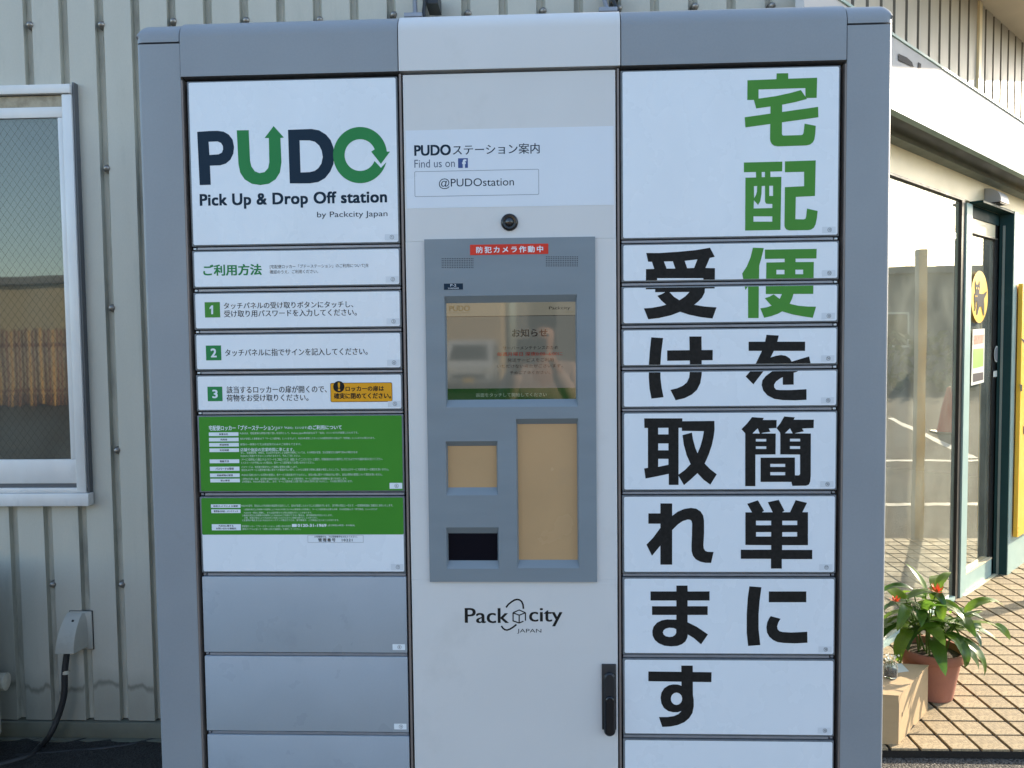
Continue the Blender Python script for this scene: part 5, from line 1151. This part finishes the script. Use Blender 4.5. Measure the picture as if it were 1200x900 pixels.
# van
vx, vy = -2.25, -23.0
vn = tag(empty('white_van', (vx, vy, 0)), 'white compact van parked in front of the cream building', 'van')
def section(mb, prof, x0, x1, inset=0.0):
    k = len(prof)
    for x, s in ((x0, inset), (x1, inset)): mb.v += [(x, y, z) for y, z in prof]
    mb.f += [tuple(range(k)), tuple(reversed(range(k, 2 * k)))] + [(i, i + k, (i + 1) % k + k, (i + 1) % k) for i in range(k)]; mb.m += [0] * (k + 2); return mb
hwv = .72
bprof = [(1.55, .28), (1.66, .45), (1.66, .80), (1.50, .98), (1.02, 1.50), (.85, 1.60), (-1.45, 1.62), (-1.60, 1.5), (-1.68, .9), (-1.66, .3)]
m = section(MB(), bprof, -hwv, hwv); obj('body', m, VANW, vn, smooth=25)
m = MB(); m.add([(-.60, 1.515, .985), (.60, 1.515, .985), (.52, 1.075, 1.46), (-.52, 1.075, 1.46)], [(0, 1, 2, 3)]); obj('windscreen', m, VGL, vn)
for s in (-1, 1):
    for a, b in ((.15, .98), (-.75, .08), (-1.5, -.85)):
        m = MB(); x = s * (hwv + .006); q = [(x, a, .98), (x, b, .98), (x, b - (.28 if b > .9 else 0), 1.45), (x, a, 1.45)]; m.add(q, [(0, 1, 2, 3) if s > 0 else (3, 2, 1, 0)]); obj('side_window', m, VGL, vn)
    m = MB(); m.box(s * .56 - .11, s * .56 + .11, 1.63, 1.675, .62, .76, 0, .02, 2); obj('headlight', m, LAMP, vn, smooth=40)
    for yy in (1.05, -1.1):
        m = MB(); m.lathe([(.0, -.08), (.27, -.08), (.28, -.05), (.28, .05), (.27, .08), (0, .08)], (0, 0, 0), 20, 0, 'Y'); m.v = [(v[1] + s * (hwv - .04), v[0] + yy, v[2] + .28) for v in m.v]
        wh = obj('wheel', m, TYRE, vn, smooth=40); m = MB(); m.lathe([(0, .012), (.15, .01), (.16, 0)], (0, 0, 0), 16, 0, 'Y'); m.v = [(-s * v[1] + s * (hwv + .045), v[0] + yy, v[2] + .28) for v in m.v]; obj('rim', m, RIM, wh)
    m = MB(); m.box(s * (hwv + .09) - .07, s * (hwv + .09) + .07, 1.0, 1.06, .98, 1.15, 0, .02, 2); obj('mirror', m, RUB, vn, smooth=40)
m = MB(); m.box(-.5, .5, 1.655, 1.68, .45, .58, 0, .01); m.box(-.17, .17, 1.68, 1.69, .33, .44, 1); obj('grille', m, [RUB, YELS], vn)

# ================================================================== the photographer (reflected in the screen)
def skin_body(name, joints, edges, parent, mt, sub=2):
    me = bpy.data.meshes.new(name); names = list(joints); me.from_pydata([joints[k][0] for k in names], [(names.index(a), names.index(b)) for a, b in edges], [])
    o = bpy.data.objects.new(name, me); COL.objects.link(o); me.materials.append(mt)
    o.modifiers.new('s', 'SKIN'); 
    bpy.context.view_layer.update()
    for i, k in enumerate(names):
        r = joints[k][1]; sv = me.skin_vertices[0].data[i]; sv.radius = (r, r) if not isinstance(r, tuple) else r
        sv.use_root = (k == names[0])
    sb = o.modifiers.new('u', 'SUBSURF'); sb.levels = sub; sb.render_levels = sub
    bpy.context.view_layer.update()
    em = bpy.data.meshes.new_from_object(o.evaluated_get(bpy.context.evaluated_depsgraph_get()))
    em.polygons.foreach_set('use_smooth', [True] * len(em.polygons)); o.modifiers.clear(); old = o.data; o.data = em
    if parent: o.parent = parent
    return o
ox, oy = .0, -2.28      # standing point
J = {'pelvis': ((0, 0, .86), (.15, .11)), 'waist': ((0, 0, .98), (.125, .09)), 'chest': ((0, .01, 1.16), (.15, .10)), 'neck0': ((0, 0, 1.30), (.07, .06)), 'neck': ((0, .01, 1.36), .048), 'head': ((0, .03, 1.44), (.072, .085)), 'crown': ((0, .02, 1.52), (.066, .075)),
     'ls': ((-.155, 0, 1.255), .055), 'le': ((-.22, .09, 1.04), .04), 'lw': ((-.125, .30, 1.30), .024), 'lh': ((-.105, .345, 1.355), .026),
     'rs': ((.155, 0, 1.255), .055), 're': ((.20, .10, 1.04), .04), 'rw': ((.06, .30, 1.30), .024), 'rh': ((.04, .345, 1.355), .026),
     'lp': ((-.085, 0, .80), .085), 'lk': ((-.10, .02, .45), .055), 'la': ((-.105, 0, .09), .035), 'lt': ((-.11, .13, .035), .03),
     'rp': ((.085, 0, .80), .085), 'rk': ((.10, .02, .45), .055), 'ra': ((.105, 0, .09), .035), 'rt': ((.11, .13, .035), .03)}
E_ = [('pelvis', 'waist'), ('waist', 'chest'), ('chest', 'neck0'), ('neck0', 'neck'), ('neck', 'head'), ('head', 'crown'), ('chest', 'ls'), ('ls', 'le'), ('le', 'lw'), ('lw', 'lh'), ('chest', 'rs'), ('rs', 're'), ('re', 'rw'), ('rw', 'rh'),
      ('pelvis', 'lp'), ('lp', 'lk'), ('lk', 'la'), ('la', 'lt'), ('pelvis', 'rp'), ('rp', 'rk'), ('rk', 'ra'), ('ra', 'rt')]
person = tag(empty('person', (ox, oy, 0)), 'person in a cream pink knit top holding up a phone to take the picture', 'person')
body = skin_body('body', J, E_, person, SKIN)
# clothing: sleeves, top, trousers follow the body
K = {k: (J[k][0], (tuple(x * 1.16 for x in J[k][1]) if isinstance(J[k][1], tuple) else J[k][1] * 1.32)) for k in ('pelvis', 'waist', 'chest', 'ls', 'le', 'rs', 're')}
K['neck0'] = ((0, 0, 1.285), (.085, .07)); K['lw'] = ((-.13, .285, 1.275), .040); K['rw'] = ((.068, .285, 1.275), .040)
skin_body('knit_top', K, [('pelvis', 'waist'), ('waist', 'chest'), ('chest', 'neck0'), ('chest', 'ls'), ('ls', 'le'), ('le', 'lw'), ('chest', 'rs'), ('rs', 're'), ('re', 'rw')], person, KNIT)
T = {'pelvis': ((0, 0, .87), (.165, .125)), 'lp': ((-.09, 0, .78), .105), 'lk': ((-.10, .02, .45), .075), 'la': ((-.105, 0, .12), .06), 'rp': ((.09, 0, .78), .105), 'rk': ((.10, .02, .45), .075), 'ra': ((.105, 0, .12), .06)}
skin_body('trousers', T, [('pelvis', 'lp'), ('lp', 'lk'), ('lk', 'la'), ('pelvis', 'rp'), ('rp', 'rk'), ('rk', 'ra')], person, COAT)
H = {'a': ((0, -.025, 1.53), (.075, .08)), 'b': ((0, -.045, 1.44), (.088, .07)), 'c': ((0, -.05, 1.33), (.085, .05)), 'd': ((0, .03, 1.565), (.06, .05))}
skin_body('hair', H, [('a', 'b'), ('b', 'c'), ('a', 'd')], person, HAIR)
m = MB()
for s in (-1, 1): m.lathe([(0, .005), (.006, .003), (.009, 0)], (s * .027, .115, 1.455), 10, 0, 'Y')
m.v = [(v[0], 2 * .112 - v[1], v[2]) for v in m.v]
obj('eyes', m, HAIR, person)
# five bent fingers on each hand closing on the phone
fm = MB()
for s, hx_ in ((-1, -.105), (1, .04)):
    for k, (dz, ln) in enumerate(((.022, .055), (.008, .06), (-.006, .056), (-.019, .045))):
        b0 = Vector((hx_, .352, 1.352 + dz)); inn = -s * 1.0
        fm.tube([b0, b0 + Vector((inn * ln * .35, .026, .002)), b0 + Vector((inn * ln * .8, .034, .001)), b0 + Vector((inn * ln * 1.05, .026, -.002))], [.0085, .0082, .0075, .006], 8)
    b0 = Vector((hx_, .335, 1.366)); fm.tube([b0, b0 + Vector((-s * .02, -.008, .022)), b0 + Vector((-s * .042, .004, .028))], [.010, .009, .007], 8)
obj('fingers', fm, SKIN, person, smooth=70)
m = MB(); m.box(-.035, .035, 0, 0, 0, 0) if False else None
ph = MB(); ph.box(-.125, .022, -1.862, -1.854, 1.362, 1.434, 0, .003, 2)
phn = tag(obj('phone', ph, PHONE, smooth=40), 'dark phone held level in both hands', 'phone')
m = MB()
for dx, dz in ((-.015, .0), (-.037, .012), (-.037, -.012)): m.lathe([(0, .0015), (.008, .0015), (.009, 0)], (dx + .02, -1.8638 + .0, 1.40 + dz), 14, 0, 'Y')
m.v = [(v[0], -1.8535 - (v[1] + 1.8638) * 1.0, v[2]) for v in m.v]
obj('lens', m, LENS, phn)
person.location = (ox, oy + .0, 0)
